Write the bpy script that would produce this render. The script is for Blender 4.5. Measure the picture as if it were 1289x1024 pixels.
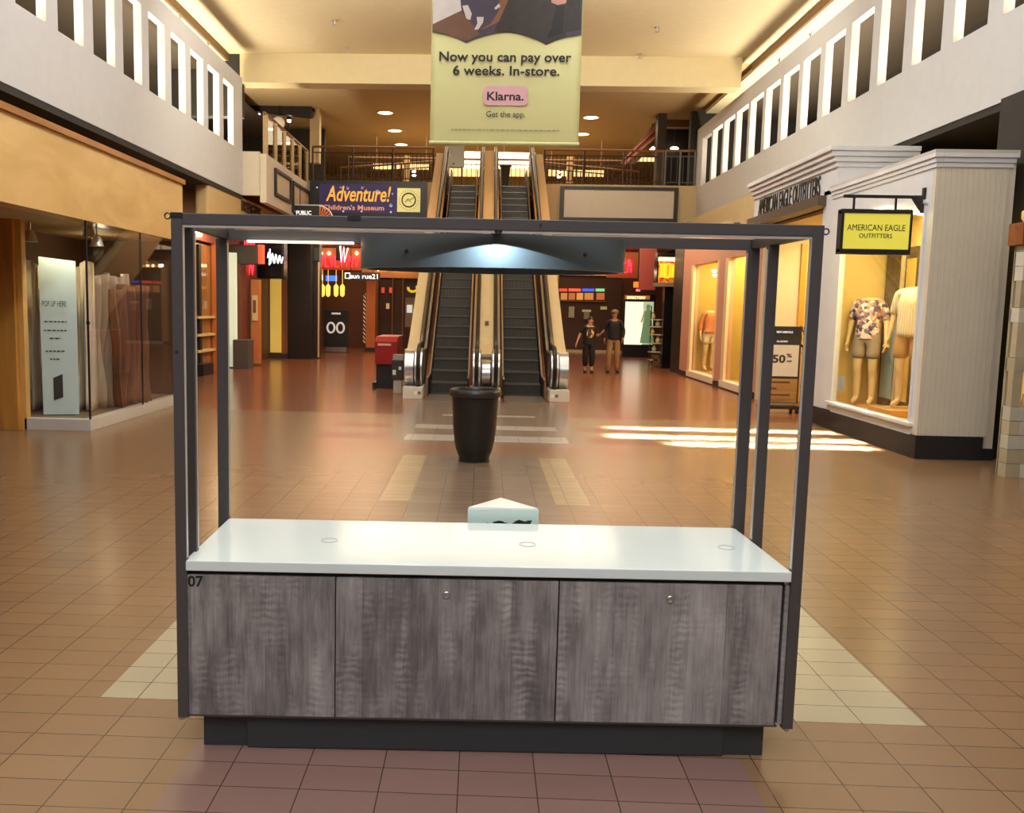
import bpy, bmesh, math, random
from mathutils import Matrix, Vector
random.seed(7)
for o in list(bpy.data.objects): bpy.data.objects.remove(o)
S = bpy.context.scene
COL = S.collection
R = math.radians
# ------------------------------------------------------------------ camera
W, H, F, PX, PY = 1289.0, 1024.0, 1130.0, 565.0, 512.0
YAW = 2.03
CAMROT = Matrix.Rotation(R(YAW), 3, 'Z') @ Matrix.Rotation(R(90 - 6.25), 3, 'X') @ Matrix.Rotation(R(1.1), 3, 'Z')
CAMLOC = Vector((0, 0, 1.55))
cd = bpy.data.cameras.new('camera'); cam = bpy.data.objects.new('camera', cd); COL.objects.link(cam)
cam.matrix_world = Matrix.Translation(CAMLOC) @ CAMROT.to_4x4()
cd.sensor_fit = 'HORIZONTAL'; cd.sensor_width = 36; cd.lens = 36 * F / W
cd.shift_x = (W / 2 - PX) / W; cd.clip_start = 0.05; cd.clip_end = 200
S.camera = cam
# ------------------------------------------------------------------ world, view, main lights
wd = bpy.data.worlds.new('world'); S.world = wd; wd.use_nodes = True
wd.node_tree.nodes['Background'].inputs[0].default_value = (0.9, 0.85, 0.78, 1)
wd.node_tree.nodes['Background'].inputs[1].default_value = 0.15
S.view_settings.view_transform = 'Standard'; S.view_settings.look = 'None'
S.view_settings.gamma = 1.0; S.view_settings.use_curve_mapping = False
S.view_settings.exposure = 0.82
S.cycles.caustics_reflective = False; S.cycles.caustics_refractive = False; S.cycles.sample_clamp_indirect = 3.0

def lin(c):
    return tuple((v / 255 / 12.92 if v / 255 <= 0.04045 else ((v / 255 + 0.055) / 1.055) ** 2.4) for v in c)
WARM = (1, .80, .52); WARM2 = (1, .84, .60); COOL = (.90, .95, 1.0)
def area(name, loc, d, sx, sy, power, col, spread=180):
    l = bpy.data.lights.new(name, 'AREA'); l.shape = 'RECTANGLE'; l.size = sx; l.size_y = sy
    l.energy = power; l.color = col; l.spread = R(spread)
    o = bpy.data.objects.new(name, l); COL.objects.link(o); o.location = loc
    d = Vector(d).normalized()
    up = 'Y'
    o.rotation_euler = d.to_track_quat('-Z', up).to_euler()
    return o
def point(name, loc, power, col, rad=.05):
    l = bpy.data.lights.new(name, 'POINT'); l.energy = power; l.color = col; l.shadow_soft_size = rad
    o = bpy.data.objects.new(name, l); COL.objects.link(o); o.location = loc; return o
def spot(name, loc, d, power, col, size, blend=.3, rad=.03):
    l = bpy.data.lights.new(name, 'SPOT'); l.energy = power; l.color = col; l.spot_size = R(size); l.spot_blend = blend; l.shadow_soft_size = rad
    o = bpy.data.objects.new(name, l); COL.objects.link(o); o.location = loc
    o.rotation_euler = Vector(d).normalized().to_track_quat('-Z', 'Y').to_euler(); return o

area('skylight_daylight', (0, -1.0, 7.2), (0, .12, -1), 7, 9, 480, COOL)
area('skylight_daylight_front', (0.2, 9.5, 7.25), (0, 0, -1), 6, 7, 85, (1, .96, .90))
for s_, X in ((-1, -6.15), (1, 6.5)):
    area('cove_light', (X + s_ * .02, 7.5, 4.97), (0, 0, 1), .35, 34, 760, WARM2).rotation_euler = (R(180), 0, 0)
for sg_ in (-1, 1):
    area('added_parapet_wash', (sg_ * .8, 6.5, 7.1), (0, 0, -1), .6, 19, 260, (.92, .95, 1.0)).rotation_euler = (0, R(-sg_ * 62), 0)  # unseen fill lamps, added to brighten the parapet fronts
area('added_bridge_wash', (0, 15.5, 7.15), (0, 0, -1), 8, .5, 230, (1, .92, .76)).rotation_euler = (R(68), 0, 0)  # unseen lamp added to light the bridge face and escalator tops
area('bridge_ceiling_light', (0, 30, 7.28), (0, 0, -1), 9, 6, 330, (1, .82, .56))
area('under_bridge_light', (-3.6, 24, 3.5), (0, 0, -1), 2.5, 9, 110, (1, .62, .34))
area('under_bridge_light', (-3.5, 31, 3.5), (0, 0, -1), 4, 4, 60, (1, .70, .42))
area('under_bridge_light', (3.6, 31, 3.5), (0, 0, -1), 4, 4, 40, (1, .70, .42))
area('under_bridge_light', (3.8, 24, 3.5), (0, 0, -1), 2.5, 9, 90, (1, .62, .34))

# ------------------------------------------------------------------ back-projection (pixel of the photo -> point on a world plane)
def ray(x, y): return CAMROT @ Vector(((x - PX) / F, -(y - PY) / F, -1))
def at(x, y, X=None, Y=None, Z=None):
    d = ray(x, y)
    t = (X - 0) / d.x if X is not None else Y / d.y if Y is not None else (Z - 1.55) / d.z
    return CAMLOC + d * t

# ------------------------------------------------------------------ materials
MATS = {}
def nodes(name):
    m = bpy.data.materials.new(name); m.use_nodes = True
    nt = m.node_tree; b = nt.nodes['Principled BSDF']
    return m, nt, b, (lambda t: nt.nodes.new(t)), nt.links.new
def M(name, c, rough=.55, metal=0, spec=.5, var=.06, scale=6, bump=0, emit=0, ecol=None):
    if name in MATS: return MATS[name]
    m, nt, b, N, L = nodes(name)
    col = lin(c)
    tc = N('ShaderNodeTexCoord'); nz = N('ShaderNodeTexNoise'); nz.inputs['Scale'].default_value = scale; nz.inputs['Detail'].default_value = 5
    L(tc.outputs['Object'], nz.inputs['Vector'])
    mx = N('ShaderNodeMix'); mx.data_type = 'RGBA'
    mx.inputs[6].default_value = tuple(max(0, v * (1 - var)) for v in col) + (1,)
    mx.inputs[7].default_value = tuple(min(1, v * (1 + var)) for v in col) + (1,)
    L(nz.outputs['Fac'], mx.inputs[0]); L(mx.outputs[2], b.inputs['Base Color'])
    b.inputs['Roughness'].default_value = rough; b.inputs['Metallic'].default_value = metal
    b.inputs['Specular IOR Level'].default_value = spec
    if bump:
        bp = N('ShaderNodeBump'); bp.inputs['Strength'].default_value = bump; bp.inputs['Distance'].default_value = .01
        L(nz.outputs['Fac'], bp.inputs['Height']); L(bp.outputs[0], b.inputs['Normal'])
    if emit:
        b.inputs['Emission Color'].default_value = lin(ecol or c) + (1,); b.inputs['Emission Strength'].default_value = emit
    MATS[name] = m; return m
def glass(name='window_glass', tint=(1, 1, 1), base=.04, ior=1.45):
    if name in MATS: return MATS[name]
    m, nt, b, N, L = nodes(name)
    nt.nodes.remove(b); out = nt.nodes['Material Output']
    t = N('ShaderNodeBsdfTransparent'); t.inputs[0].default_value = tint + (1,)
    g = N('ShaderNodeBsdfGlossy'); g.inputs['Roughness'].default_value = .02
    lw = N('ShaderNodeLayerWeight'); lw.inputs['Blend'].default_value = .5
    pw = N('ShaderNodeMath'); pw.operation = 'POWER'; pw.inputs[1].default_value = 4; L(lw.outputs['Facing'], pw.inputs[0])
    nz = N('ShaderNodeTexNoise'); nz.inputs['Scale'].default_value = 3
    ma = N('ShaderNodeMath'); ma.operation = 'MULTIPLY_ADD'; ma.inputs[1].default_value = .55; L(pw.outputs[0], ma.inputs[0])
    mb = N('ShaderNodeMath'); mb.operation = 'MULTIPLY'; mb.inputs[1].default_value = base; L(nz.outputs['Fac'], mb.inputs[0]); L(mb.outputs[0], ma.inputs[2])
    mx = N('ShaderNodeMixShader'); L(ma.outputs[0], mx.inputs[0]); L(t.outputs[0], mx.inputs[1]); L(g.outputs[0], mx.inputs[2]); L(mx.outputs[0], out.inputs[0])
    MATS[name] = m; return m
def tile(name, c, var=.045, rough=.24, grout=(70, 55, 42), spec=.5):
    m, nt, b, N, L = nodes(name); col = lin(c)
    tc = N('ShaderNodeTexCoord'); mp = N('ShaderNodeMapping'); mp.inputs['Location'].default_value = (.045, .04, 0); L(tc.outputs['Object'], mp.inputs[0])
    br = N('ShaderNodeTexBrick'); br.offset = 0; br.squash = 1
    br.inputs['Scale'].default_value = 1; br.inputs['Brick Width'].default_value = .2555; br.inputs['Row Height'].default_value = .1535
    br.inputs['Mortar Size'].default_value = .0022; br.inputs['Mortar Smooth'].default_value = .2; br.inputs['Bias'].default_value = 0
    br.inputs['Color1'].default_value = tuple(v * (1 - var) for v in col) + (1,); br.inputs['Color2'].default_value = tuple(v * (1 + var) for v in col) + (1,)
    br.inputs['Mortar'].default_value = lin(grout) + (1,)
    L(mp.outputs[0], br.inputs['Vector'])
    nz = N('ShaderNodeTexNoise'); nz.inputs['Scale'].default_value = 1.3; nz.inputs['Detail'].default_value = 6; L(tc.outputs['Object'], nz.inputs['Vector'])
    mx = N('ShaderNodeMix'); mx.data_type = 'RGBA'; mx.blend_type = 'MULTIPLY'; mx.inputs[0].default_value = .35
    cr = N('ShaderNodeValToRGB'); cr.color_ramp.elements[0].color = (.7, .7, .7, 1); cr.color_ramp.elements[1].color = (1.1, 1.1, 1.1, 1); L(nz.outputs['Fac'], cr.inputs[0])
    L(br.outputs['Color'], mx.inputs[6]); L(cr.outputs[0], mx.inputs[7]); L(mx.outputs[2], b.inputs['Base Color'])
    b.inputs['Roughness'].default_value = rough
    b.inputs['Specular IOR Level'].default_value = spec
    bp = N('ShaderNodeBump'); bp.inputs['Strength'].default_value = .12; bp.inputs['Distance'].default_value = .002; bp.invert = True
    L(br.outputs['Fac'], bp.inputs['Height']); L(bp.outputs[0], b.inputs['Normal'])
    return m
def barnwood(name, seed):
    m, nt, b, N, L = nodes(name)
    tc = N('ShaderNodeTexCoord'); mp = N('ShaderNodeMapping'); mp.inputs['Location'].default_value = (seed * 3.7, 0, seed * 1.9); L(tc.outputs['Object'], mp.inputs[0])
    def nz(scale, vec, detail=6, rough=.6):
        n = N('ShaderNodeTexNoise'); n.inputs['Scale'].default_value = scale; n.inputs['Detail'].default_value = detail; n.inputs['Roughness'].default_value = rough
        q = N('ShaderNodeMapping'); q.inputs['Scale'].default_value = vec; L(mp.outputs[0], q.inputs[0]); L(q.outputs[0], n.inputs['Vector']); return n
    a = nz(2.0, (9, 9, 1.2)); f = nz(9.0, (14, 14, .8)); blot = nz(3.0, (2.2, 2.2, 1.2)); msk = nz(2.2, (4.5, 4.5, 1.0), 2)
    wv = N('ShaderNodeTexWave'); wv.bands_direction = 'Z'; wv.inputs['Scale'].default_value = 12; wv.inputs['Distortion'].default_value = 6; wv.inputs['Detail'].default_value = 3; wv.inputs['Detail Scale'].default_value = 1.6
    L(mp.outputs[0], wv.inputs['Vector'])
    mm = N('ShaderNodeMapRange'); mm.inputs['From Min'].default_value = .50; mm.inputs['From Max'].default_value = .66; L(msk.outputs['Fac'], mm.inputs[0])
    w2 = N('ShaderNodeMath'); w2.operation = 'MULTIPLY'; L(wv.outputs['Fac'], w2.inputs[0]); L(mm.outputs[0], w2.inputs[1])
    # plank joints along x
    sx = N('ShaderNodeSeparateXYZ'); L(mp.outputs[0], sx.inputs[0])
    pk = N('ShaderNodeMath'); pk.operation = 'MULTIPLY'; pk.inputs[1].default_value = 1 / .128; L(sx.outputs[0], pk.inputs[0])
    fl = N('ShaderNodeMath'); fl.operation = 'FLOOR'; L(pk.outputs[0], fl.inputs[0])
    wn = N('ShaderNodeTexWhiteNoise'); wn.noise_dimensions = '1D'; L(fl.outputs[0], wn.inputs['W'])
    def madd(x, k, y=None, c=0.0):
        n = N('ShaderNodeMath'); n.operation = 'MULTIPLY_ADD'; L(x, n.inputs[0]); n.inputs[1].default_value = k
        if y is not None: L(y, n.inputs[2])
        else: n.inputs[2].default_value = c
        return n.outputs[0]
    ck = nz(5.0, (26, 26, 1.1), 8, .7); cm = N('ShaderNodeMapRange'); cm.inputs['From Min'].default_value = .62; cm.inputs['From Max'].default_value = .72; L(ck.outputs['Fac'], cm.inputs[0])
    wig = nz(6.0, (1, 1, 3.0), 4); 
    fr = N('ShaderNodeMath'); fr.operation = 'FRACT'; L(pk.outputs[0], fr.inputs[0])
    jt = N('ShaderNodeMapRange'); jt.inputs['From Min'].default_value = 0; jt.inputs['From Max'].default_value = .035; jt.inputs['To Min'].default_value = 1; jt.inputs['To Max'].default_value = 0; L(fr.outputs[0], jt.inputs[0])
    v = madd(a.outputs['Fac'], .48, None, .0); v = madd(f.outputs['Fac'], .30, v); v = madd(blot.outputs['Fac'], .56, v); v = madd(w2.outputs[0], .15, v); v = madd(wn.outputs['Value'], .17, v); v = madd(cm.outputs[0], -.16, v); v = madd(jt.outputs[0], -.10, v)
    cr = N('ShaderNodeValToRGB'); e = cr.color_ramp.elements
    e[0].position = .40; e[0].color = lin((56, 54, 56)) + (1,); e[1].position = .95; e[1].color = lin((172, 167, 166)) + (1,)
    n = cr.color_ramp.elements.new(.64); n.color = lin((108, 103, 104)) + (1,)
    L(v, cr.inputs[0]); L(cr.outputs[0], b.inputs['Base Color'])
    b.inputs['Roughness'].default_value = .55
    bp = N('ShaderNodeBump'); bp.inputs['Strength'].default_value = .25; bp.inputs['Distance'].default_value = .004; L(v, bp.inputs['Height']); L(bp.outputs[0], b.inputs['Normal'])
    return m
def grain(name, c1, c2, axis_scale=(1, 1, .15), scale=6, rough=.4):
    if name in MATS: return MATS[name]
    m, nt, b, N, L = nodes(name)
    tc = N('ShaderNodeTexCoord'); mp = N('ShaderNodeMapping'); mp.inputs['Scale'].default_value = axis_scale; L(tc.outputs['Object'], mp.inputs[0])
    n = N('ShaderNodeTexNoise'); n.inputs['Scale'].default_value = scale; n.inputs['Detail'].default_value = 7; n.inputs['Distortion'].default_value = .6; L(mp.outputs[0], n.inputs['Vector'])
    cr = N('ShaderNodeValToRGB'); cr.color_ramp.elements[0].position = .3; cr.color_ramp.elements[1].position = .7
    cr.color_ramp.elements[0].color = lin(c1) + (1,); cr.color_ramp.elements[1].color = lin(c2) + (1,)
    L(n.outputs['Fac'], cr.inputs[0]); L(cr.outputs[0], b.inputs['Base Color']); b.inputs['Roughness'].default_value = rough
    MATS[name] = m; return m
def stripes(name, c1, c2, axis, freq, rough=.5, sharp=.5, metal=0):
    if name in MATS: return MATS[name]
    m, nt, b, N, L = nodes(name)
    tc = N('ShaderNodeTexCoord'); w = N('ShaderNodeTexWave'); w.bands_direction = axis; w.inputs['Scale'].default_value = freq; L(tc.outputs['Object'], w.inputs['Vector'])
    cr = N('ShaderNodeValToRGB'); cr.color_ramp.elements[0].position = max(0, sharp - .15); cr.color_ramp.elements[1].position = min(1, sharp + .15)
    cr.color_ramp.elements[0].color = lin(c1) + (1,); cr.color_ramp.elements[1].color = lin(c2) + (1,)
    L(w.outputs['Fac'], cr.inputs[0]); L(cr.outputs[0], b.inputs['Base Color']); b.inputs['Roughness'].default_value = rough; b.inputs['Metallic'].default_value = metal
    bp = N('ShaderNodeBump'); bp.inputs['Strength'].default_value = .4; bp.inputs['Distance'].default_value = .01; L(w.outputs['Fac'], bp.inputs['Height']); L(bp.outputs[0], b.inputs['Normal'])
    MATS[name] = m; return m
def voronoi(name, cols, scale, rough=.7):
    if name in MATS: return MATS[name]
    m, nt, b, N, L = nodes(name)
    tc = N('ShaderNodeTexCoord'); v = N('ShaderNodeTexVoronoi'); v.inputs['Scale'].default_value = scale; L(tc.outputs['Object'], v.inputs['Vector'])
    sp = N('ShaderNodeSeparateColor'); L(v.outputs['Color'], sp.inputs[0])
    cr = N('ShaderNodeValToRGB'); cr.color_ramp.interpolation = 'CONSTANT'
    el = cr.color_ramp.elements
    while len(el) < len(cols): el.new(.5)
    for i, c in enumerate(cols): el[i].position = i / len(cols); el[i].color = lin(c) + (1,)
    L(sp.outputs[0], cr.inputs[0]); L(cr.outputs[0], b.inputs['Base Color']); b.inputs['Roughness'].default_value = rough
    MATS[name] = m; return m
def EM(name, c, s): return M(name, c, .5, emit=s, var=.03)

# ------------------------------------------------------------------ mesh builder
_fontcache = {}
def text_geo(body, extrude, bold, shear):
    k = (body, extrude, bold, shear)
    if k not in _fontcache:
        cu = bpy.data.curves.new('t', 'FONT'); cu.body = body; cu.extrude = extrude; cu.offset = bold; cu.shear = shear; cu.resolution_u = 3
        cu.align_x = 'LEFT'; cu.size = 1
        o = bpy.data.objects.new('t', cu); COL.objects.link(o)
        dg = bpy.context.evaluated_depsgraph_get(); me = bpy.data.meshes.new_from_object(o.evaluated_get(dg))
        vs = [v.co.copy() for v in me.vertices]; fs = [tuple(p.vertices) for p in me.polygons]
        bpy.data.objects.remove(o); bpy.data.meshes.remove(me); bpy.data.curves.remove(cu)
        _fontcache[k] = (vs, fs)
    return _fontcache[k]
class MB:
    def __init__(s): s.v = []; s.f = []; s.m = []; s.mi = 0
    def add(s, vs, fs):
        n = len(s.v); s.v += [Vector(v) for v in vs]; s.f += [tuple(i + n for i in f) for f in fs]; s.m += [s.mi] * len(fs); return s
    def box(s, x0, x1, y0, y1, z0, z1):
        x0, x1 = min(x0, x1), max(x0, x1); y0, y1 = min(y0, y1), max(y0, y1); z0, z1 = min(z0, z1), max(z0, z1)
        return s.add([(x0, y0, z0), (x1, y0, z0), (x1, y1, z0), (x0, y1, z0), (x0, y0, z1), (x1, y0, z1), (x1, y1, z1), (x0, y1, z1)],
                     [(0, 3, 2, 1), (4, 5, 6, 7), (0, 1, 5, 4), (1, 2, 6, 5), (2, 3, 7, 6), (3, 0, 4, 7)])
    def prism(s, poly, axis, a, b):
        n = len(poly)
        def mk(p, t): return {'x': (t, p[0], p[1]), 'y': (p[0], t, p[1]), 'z': (p[0], p[1], t)}[axis]
        ar = sum(poly[i][0] * poly[(i + 1) % n][1] - poly[(i + 1) % n][0] * poly[i][1] for i in range(n))
        if ar < 0: poly = poly[::-1]
        if a > b: a, b = b, a
        vs = [mk(p, a) for p in poly] + [mk(p, b) for p in poly]
        fs = [tuple(range(n))[::-1], tuple(range(n, 2 * n))] + [(i, (i + 1) % n, n + (i + 1) % n, n + i) for i in range(n)]
        if axis == 'y': fs = [f[::-1] for f in fs]
        return s.add(vs, fs)
    def tube(s, pts, r, n=8, closed=False, flat=1.0):
        pts = [Vector(p) for p in pts]; k = len(pts); rings = []
        rr = r if isinstance(r, (list, tuple)) else [r] * k
        up = None
        for i, p in enumerate(pts):
            if closed: t = pts[(i + 1) % k] - pts[i - 1]
            else: t = pts[min(i + 1, k - 1)] - pts[max(i - 1, 0)]
            t.normalize()
            if up is None: up = Vector((0, 0, 1)) if abs(t.z) < .9 else Vector((1, 0, 0))
            sd = t.cross(up).normalized(); up = sd.cross(t).normalized()
            rings.append([p + (sd * math.cos(2 * math.pi * j / n) + up * math.sin(2 * math.pi * j / n) * flat) * rr[i] for j in range(n)])
        vs = [v for q in rings for v in q]; fs = []
        for i in range(k if closed else k - 1):
            a, b = i * n, ((i + 1) % k) * n
            for j in range(n): fs.append((a + j, a + (j + 1) % n, b + (j + 1) % n, b + j))
        if not closed: fs += [tuple(range(n))[::-1], tuple(range((k - 1) * n, k * n))]
        return s.add(vs, [f[::-1] for f in fs])
    def lathe(s, prof, c=(0, 0, 0), n=32, axis='z', sx=1, sy=1, cap=True):
        c = Vector(c); vs = []; fs = []; k = len(prof)
        for r, z in prof:
            for j in range(n):
                a = 2 * math.pi * j / n; x, y = r * math.cos(a) * sx, r * math.sin(a) * sy
                vs.append(c + Vector({'z': (x, y, z), 'y': (x, -z, y), 'x': (z, x, y)}[axis]))
        for i in range(k - 1):
            for j in range(n): fs.append((i * n + j, i * n + (j + 1) % n, (i + 1) * n + (j + 1) % n, (i + 1) * n + j))
        if cap: fs += [tuple(range(n))[::-1], tuple(range((k - 1) * n, k * n))]
        return s.add(vs, fs)
    def sphere(s, c, r, n=16, m=10):
        rx, ry, rz = r if isinstance(r, tuple) else (r, r, r)
        st = len(s.v)
        prof = [(math.sin(math.pi * i / m), -math.cos(math.pi * i / m)) for i in range(m + 1)]
        prof[0] = (.02, -1); prof[-1] = (.02, 1)
        s.lathe(prof, (0, 0, 0), n)
        for i in range(st, len(s.v)): v = s.v[i]; s.v[i] = Vector((c[0] + v.x * rx, c[1] + v.y * ry, c[2] + v.z * rz))
        return s
    def text(s, body, size, pos, right=(1, 0, 0), up=(0, 0, 1), align='C', depth=.002, bold=0, shear=0, width=None, xs=1.0):
        vs, fs = text_geo(body, depth / size, bold, shear)
        if not vs: return s
        x0 = min(v.x for v in vs); x1 = max(v.x for v in vs)
        if width: xs = width / ((x1 - x0) * size)
        off = {'C': (x0 + x1) / 2, 'L': x0, 'R': x1}[align]
        right = Vector(right).normalized(); up = Vector(up).normalized(); nrm = right.cross(up); pos = Vector(pos)
        return s.add([pos + right * ((v.x - off) * size * xs) + up * (v.y * size) + nrm * (v.z * size) for v in vs], fs)
    def rot(s, deg):
        m = Matrix.Rotation(R(deg), 3, 'Z'); s.v = [m @ v for v in s.v]; return s
    def xf(s, m): s.v = [m @ v for v in s.v]; return s

INV = {}
def link(mb, name, mats, parent=None, smooth=False, bevel=0, origin=None):
    me = bpy.data.meshes.new(name)
    vs = mb.v
    if parent is not None: inv = INV[parent.name]; vs = [inv @ v for v in vs]
    elif origin is not None: vs = [v - origin for v in vs]
    me.from_pydata([tuple(v) for v in vs], [], mb.f)
    mats = mats if isinstance(mats, list) else [mats]
    for m in mats: me.materials.append(m)
    if len(mats) > 1: me.polygons.foreach_set('material_index', mb.m)
    if bevel:
        bm = bmesh.new(); bm.from_mesh(me)
        ed = [e for e in bm.edges if len(e.link_faces) == 2 and e.calc_face_angle(0) > .5]
        bmesh.ops.bevel(bm, geom=ed, offset=bevel, segments=2, profile=.6, affect='EDGES', clamp_overlap=True)
        bm.to_mesh(me); bm.free()
    if smooth:
        me.polygons.foreach_set('use_smooth', [True] * len(me.polygons))
        try: me.set_sharp_from_angle(angle=R(40))
        except Exception: pass
    me.update()
    o = bpy.data.objects.new(name, me); COL.objects.link(o)
    if parent is not None: o.parent = parent; INV[o.name] = INV[parent.name]
    elif origin is not None: o.location = origin
    return o
def thing(name, label, cat, loc=(0, 0, 0), rz=0, group=None):
    o = bpy.data.objects.new(name, None); COL.objects.link(o); o.empty_display_size = .1
    o.location = loc; o.rotation_euler = (0, 0, R(rz)); o['label'] = label; o['category'] = cat
    if group: o['group'] = group
    INV[o.name] = (Matrix.Translation(Vector(loc)) @ Matrix.Rotation(R(rz), 4, 'Z')).inverted()
    return o
def part(mb, name, mat, parent, label=None, smooth=False, bevel=0, stuff=False):
    o = link(mb, name, mat, parent, smooth, bevel)
    if label: o['label'] = label
    if stuff: o['kind'] = 'stuff'
    return o
def solo(mb, name, mat, label, cat, group=None, smooth=False, bevel=0):
    lo = Vector([min(v[i] for v in mb.v) for i in range(3)]); hi = Vector([max(v[i] for v in mb.v) for i in range(3)])
    o = link(mb, name, mat, None, smooth, bevel, Vector(((lo.x + hi.x) / 2, (lo.y + hi.y) / 2, lo.z)))
    INV[o.name] = Matrix.Translation(o.location).inverted()
    o['label'] = label; o['category'] = cat
    if group: o['group'] = group
    return o
def struct(mb, name, mat, bevel=0, smooth=False):
    o = link(mb, name, mat, None, smooth, bevel); o['kind'] = 'structure'; INV[o.name] = Matrix.Identity(4); return o
def B(*a): return MB().box(*a)

# ------------------------------------------------------------------ shared materials
white = M('white_paint', (226, 227, 230), .5)
parapet = M('parapet_paint', (205, 205, 206), .65, bump=.03)
ceilm = M('ceiling_paint', (230, 218, 184), .8)
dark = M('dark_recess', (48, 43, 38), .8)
darkbrown = M('dark_brown', (52, 38, 30), .6)
black = M('black_metal', (30, 29, 30), .45)
blackgloss = M('black_gloss', (18, 18, 20), .2)
chrome = M('brushed_steel', (205, 205, 205), .28, 1)
gold = M('gold_metal', (224, 206, 166), .36, .5)
beige = M('beige_paint', (200, 178, 134), .7)
redbrown = M('redbrown_panel', (140, 66, 46), .5)
orange = M('orange_wood', (196, 110, 50), .4)
gl = glass()

# ================================================================== SETTING
# floor: one slab, cells coloured by tile zone
T = [tile('floor_tile_tan', (136, 106, 78)), tile('floor_tile_mauve', (134, 104, 97)), tile('floor_tile_cream', (172, 160, 134)), tile('floor_tile_grey', (128, 110, 96), .07),
     tile('floor_tile_beige', (160, 138, 106)), tile('floor_tile_rust', (136, 94, 72)), tile('floor_tile_white', (176, 168, 160)), tile('floor_tile_darkred', (120, 54, 42)), tile('floor_tile_red_reflection', (134, 84, 60), rough=.2)]  # red reflections of far shops and neon put into the last tile colour
REG = [(-9, 9, 13.0, 46, 8), (-.98, .93, -12, 3.03, 1), (-1.47, 1.73, 3.34, 4.9, 2), (-.55, .62, 6.0, 9.5, 3), (-.8, -.55, 7.1, 9.35, 4), (.62, .9, 7.1, 9.35, 4),
       (-1.9, 2.0, 9.5, 10.2, 5), (-1.1, 1.25, 10.2, 14.9, 3), (-.9, 1.05, 10.45, 10.95, 6), (-.85, 1.0, 11.5, 11.9, 6), (-.55, .8, 12.9, 13.1, 6), (-1.95, -1.15, 10.45, 10.95, 7), (1.3, 2.1, 10.45, 10.95, 7), (-1.9, -1.15, 11.5, 11.9, 7), (1.3, 2.0, 11.5, 11.9, 7)]
xs = sorted({-9, 9} | {r[0] for r in REG} | {r[1] for r in REG}); ys = sorted({-12, 46} | {r[2] for r in REG} | {r[3] for r in REG})
fm = MB(); idx = {}
for x in xs:
    for y in ys: idx[x, y] = len(fm.v); fm.v.append(Vector((x, y, 0)))
for i in range(len(xs) - 1):
    for j in range(len(ys) - 1):
        cx, cy = (xs[i] + xs[i + 1]) / 2, (ys[j] + ys[j + 1]) / 2; k = 0
        for r in REG:
            if r[0] < cx < r[1] and r[2] < cy < r[3]: k = r[4]
        fm.f.append((idx[xs[i], ys[j]], idx[xs[i + 1], ys[j]], idx[xs[i + 1], ys[j + 1]], idx[xs[i], ys[j + 1]])); fm.m.append(k)
struct(fm, 'floor', T)

# parapet walls with tall openings
def parapet_wall(name, xi, xo, y0, y1, ops, zb=4.04):
    m = MB(); z1, z2, z3 = 5.04, 6.31, 6.67
    m.box(xi, xo, y0, y1, zb, z1); m.box(xi, xo, y0, y1, z2, z3)
    e = y0
    for a, b in ops:
        m.box(xi, xo, e, a, z1, z2); e = b
    m.box(xi, xo, e, y1, z1, z2)
    return struct(m, name, parapet)
opsL = [(10.86 + 1.073 * i, 11.62 + 1.075 * i) for i in range(-12, 9)]
opsR = [(11.36 + 1.1 * i, 12.16 + 1.115 * i) for i in range(-12, 13)]
parapet_wall('wall_left', -5.6, -5.73, -12, 20.95, opsL)
parapet_wall('wall_right', 5.93, 6.06, -12, 26.2, opsR)
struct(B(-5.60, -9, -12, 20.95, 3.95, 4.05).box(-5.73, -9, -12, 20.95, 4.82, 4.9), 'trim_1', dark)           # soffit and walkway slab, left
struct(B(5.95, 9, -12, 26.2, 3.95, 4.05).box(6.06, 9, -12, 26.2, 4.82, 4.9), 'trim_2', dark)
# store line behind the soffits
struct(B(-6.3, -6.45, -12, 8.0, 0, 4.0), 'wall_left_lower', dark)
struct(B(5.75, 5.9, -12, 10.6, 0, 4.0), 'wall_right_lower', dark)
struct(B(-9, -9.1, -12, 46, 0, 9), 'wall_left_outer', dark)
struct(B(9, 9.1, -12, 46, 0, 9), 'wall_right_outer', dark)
struct(B(-9, 9, -12.1, -12, 0, 9), 'wall_near', parapet)
struct(B(-9, 9, 46, 46.1, 0, 9), 'wall_far', beige)
# ceilings
struct(B(-6.0, 6.1, -12, 21.7, 7.3, 7.4), 'ceiling', ceilm)
dk = M('ceiling_step_shade', (120, 92, 60), .8)  # step face coloured dark for the shade it sits in
struct(B(-5.99, -6.05, -12, 21.7, 7.14, 7.4).box(6.08, 6.14, -12, 21.7, 7.14, 7.4), 'trim_3', dk)
struct(B(-6.05, -6.62, -12, 21.7, 7.14, 7.24).box(6.14, 6.75, -12, 27, 7.14, 7.24), 'ceiling_edge', ceilm)
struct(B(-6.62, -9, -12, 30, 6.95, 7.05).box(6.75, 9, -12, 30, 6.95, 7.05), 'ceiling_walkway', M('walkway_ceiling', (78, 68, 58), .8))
beamm = M('beam_paint', (206, 190, 150), .75)
struct(B(-5.72, 5.72, 21.2, 21.75, 6.64, 7.35), 'trim_4', beamm, bevel=.01)
struct(B(-5.72, -7.5, 21.3, 21.6, 5.9, 7.3).box(5.75, 9, 26.25, 26.5, 4.9, 7.2), 'trim_5', M('slate_panel', (46, 44, 42), .7))
bc = M('bridge_ceiling', (190, 166, 126), .8)
cm = MB()
for a in ((-9, -2.5, 21.75, 46), (3.1, 9, 21.75, 46), (-2.5, 3.1, 21.75, 22.6), (-2.5, 3.1, 24.3, 46)): cm.box(a[0], a[1], a[2], a[3], 7.35, 7.45)
struct(cm, 'ceiling_bridge', bc)
wc = M('coffer_paint', (226, 176, 96), .7)
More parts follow.
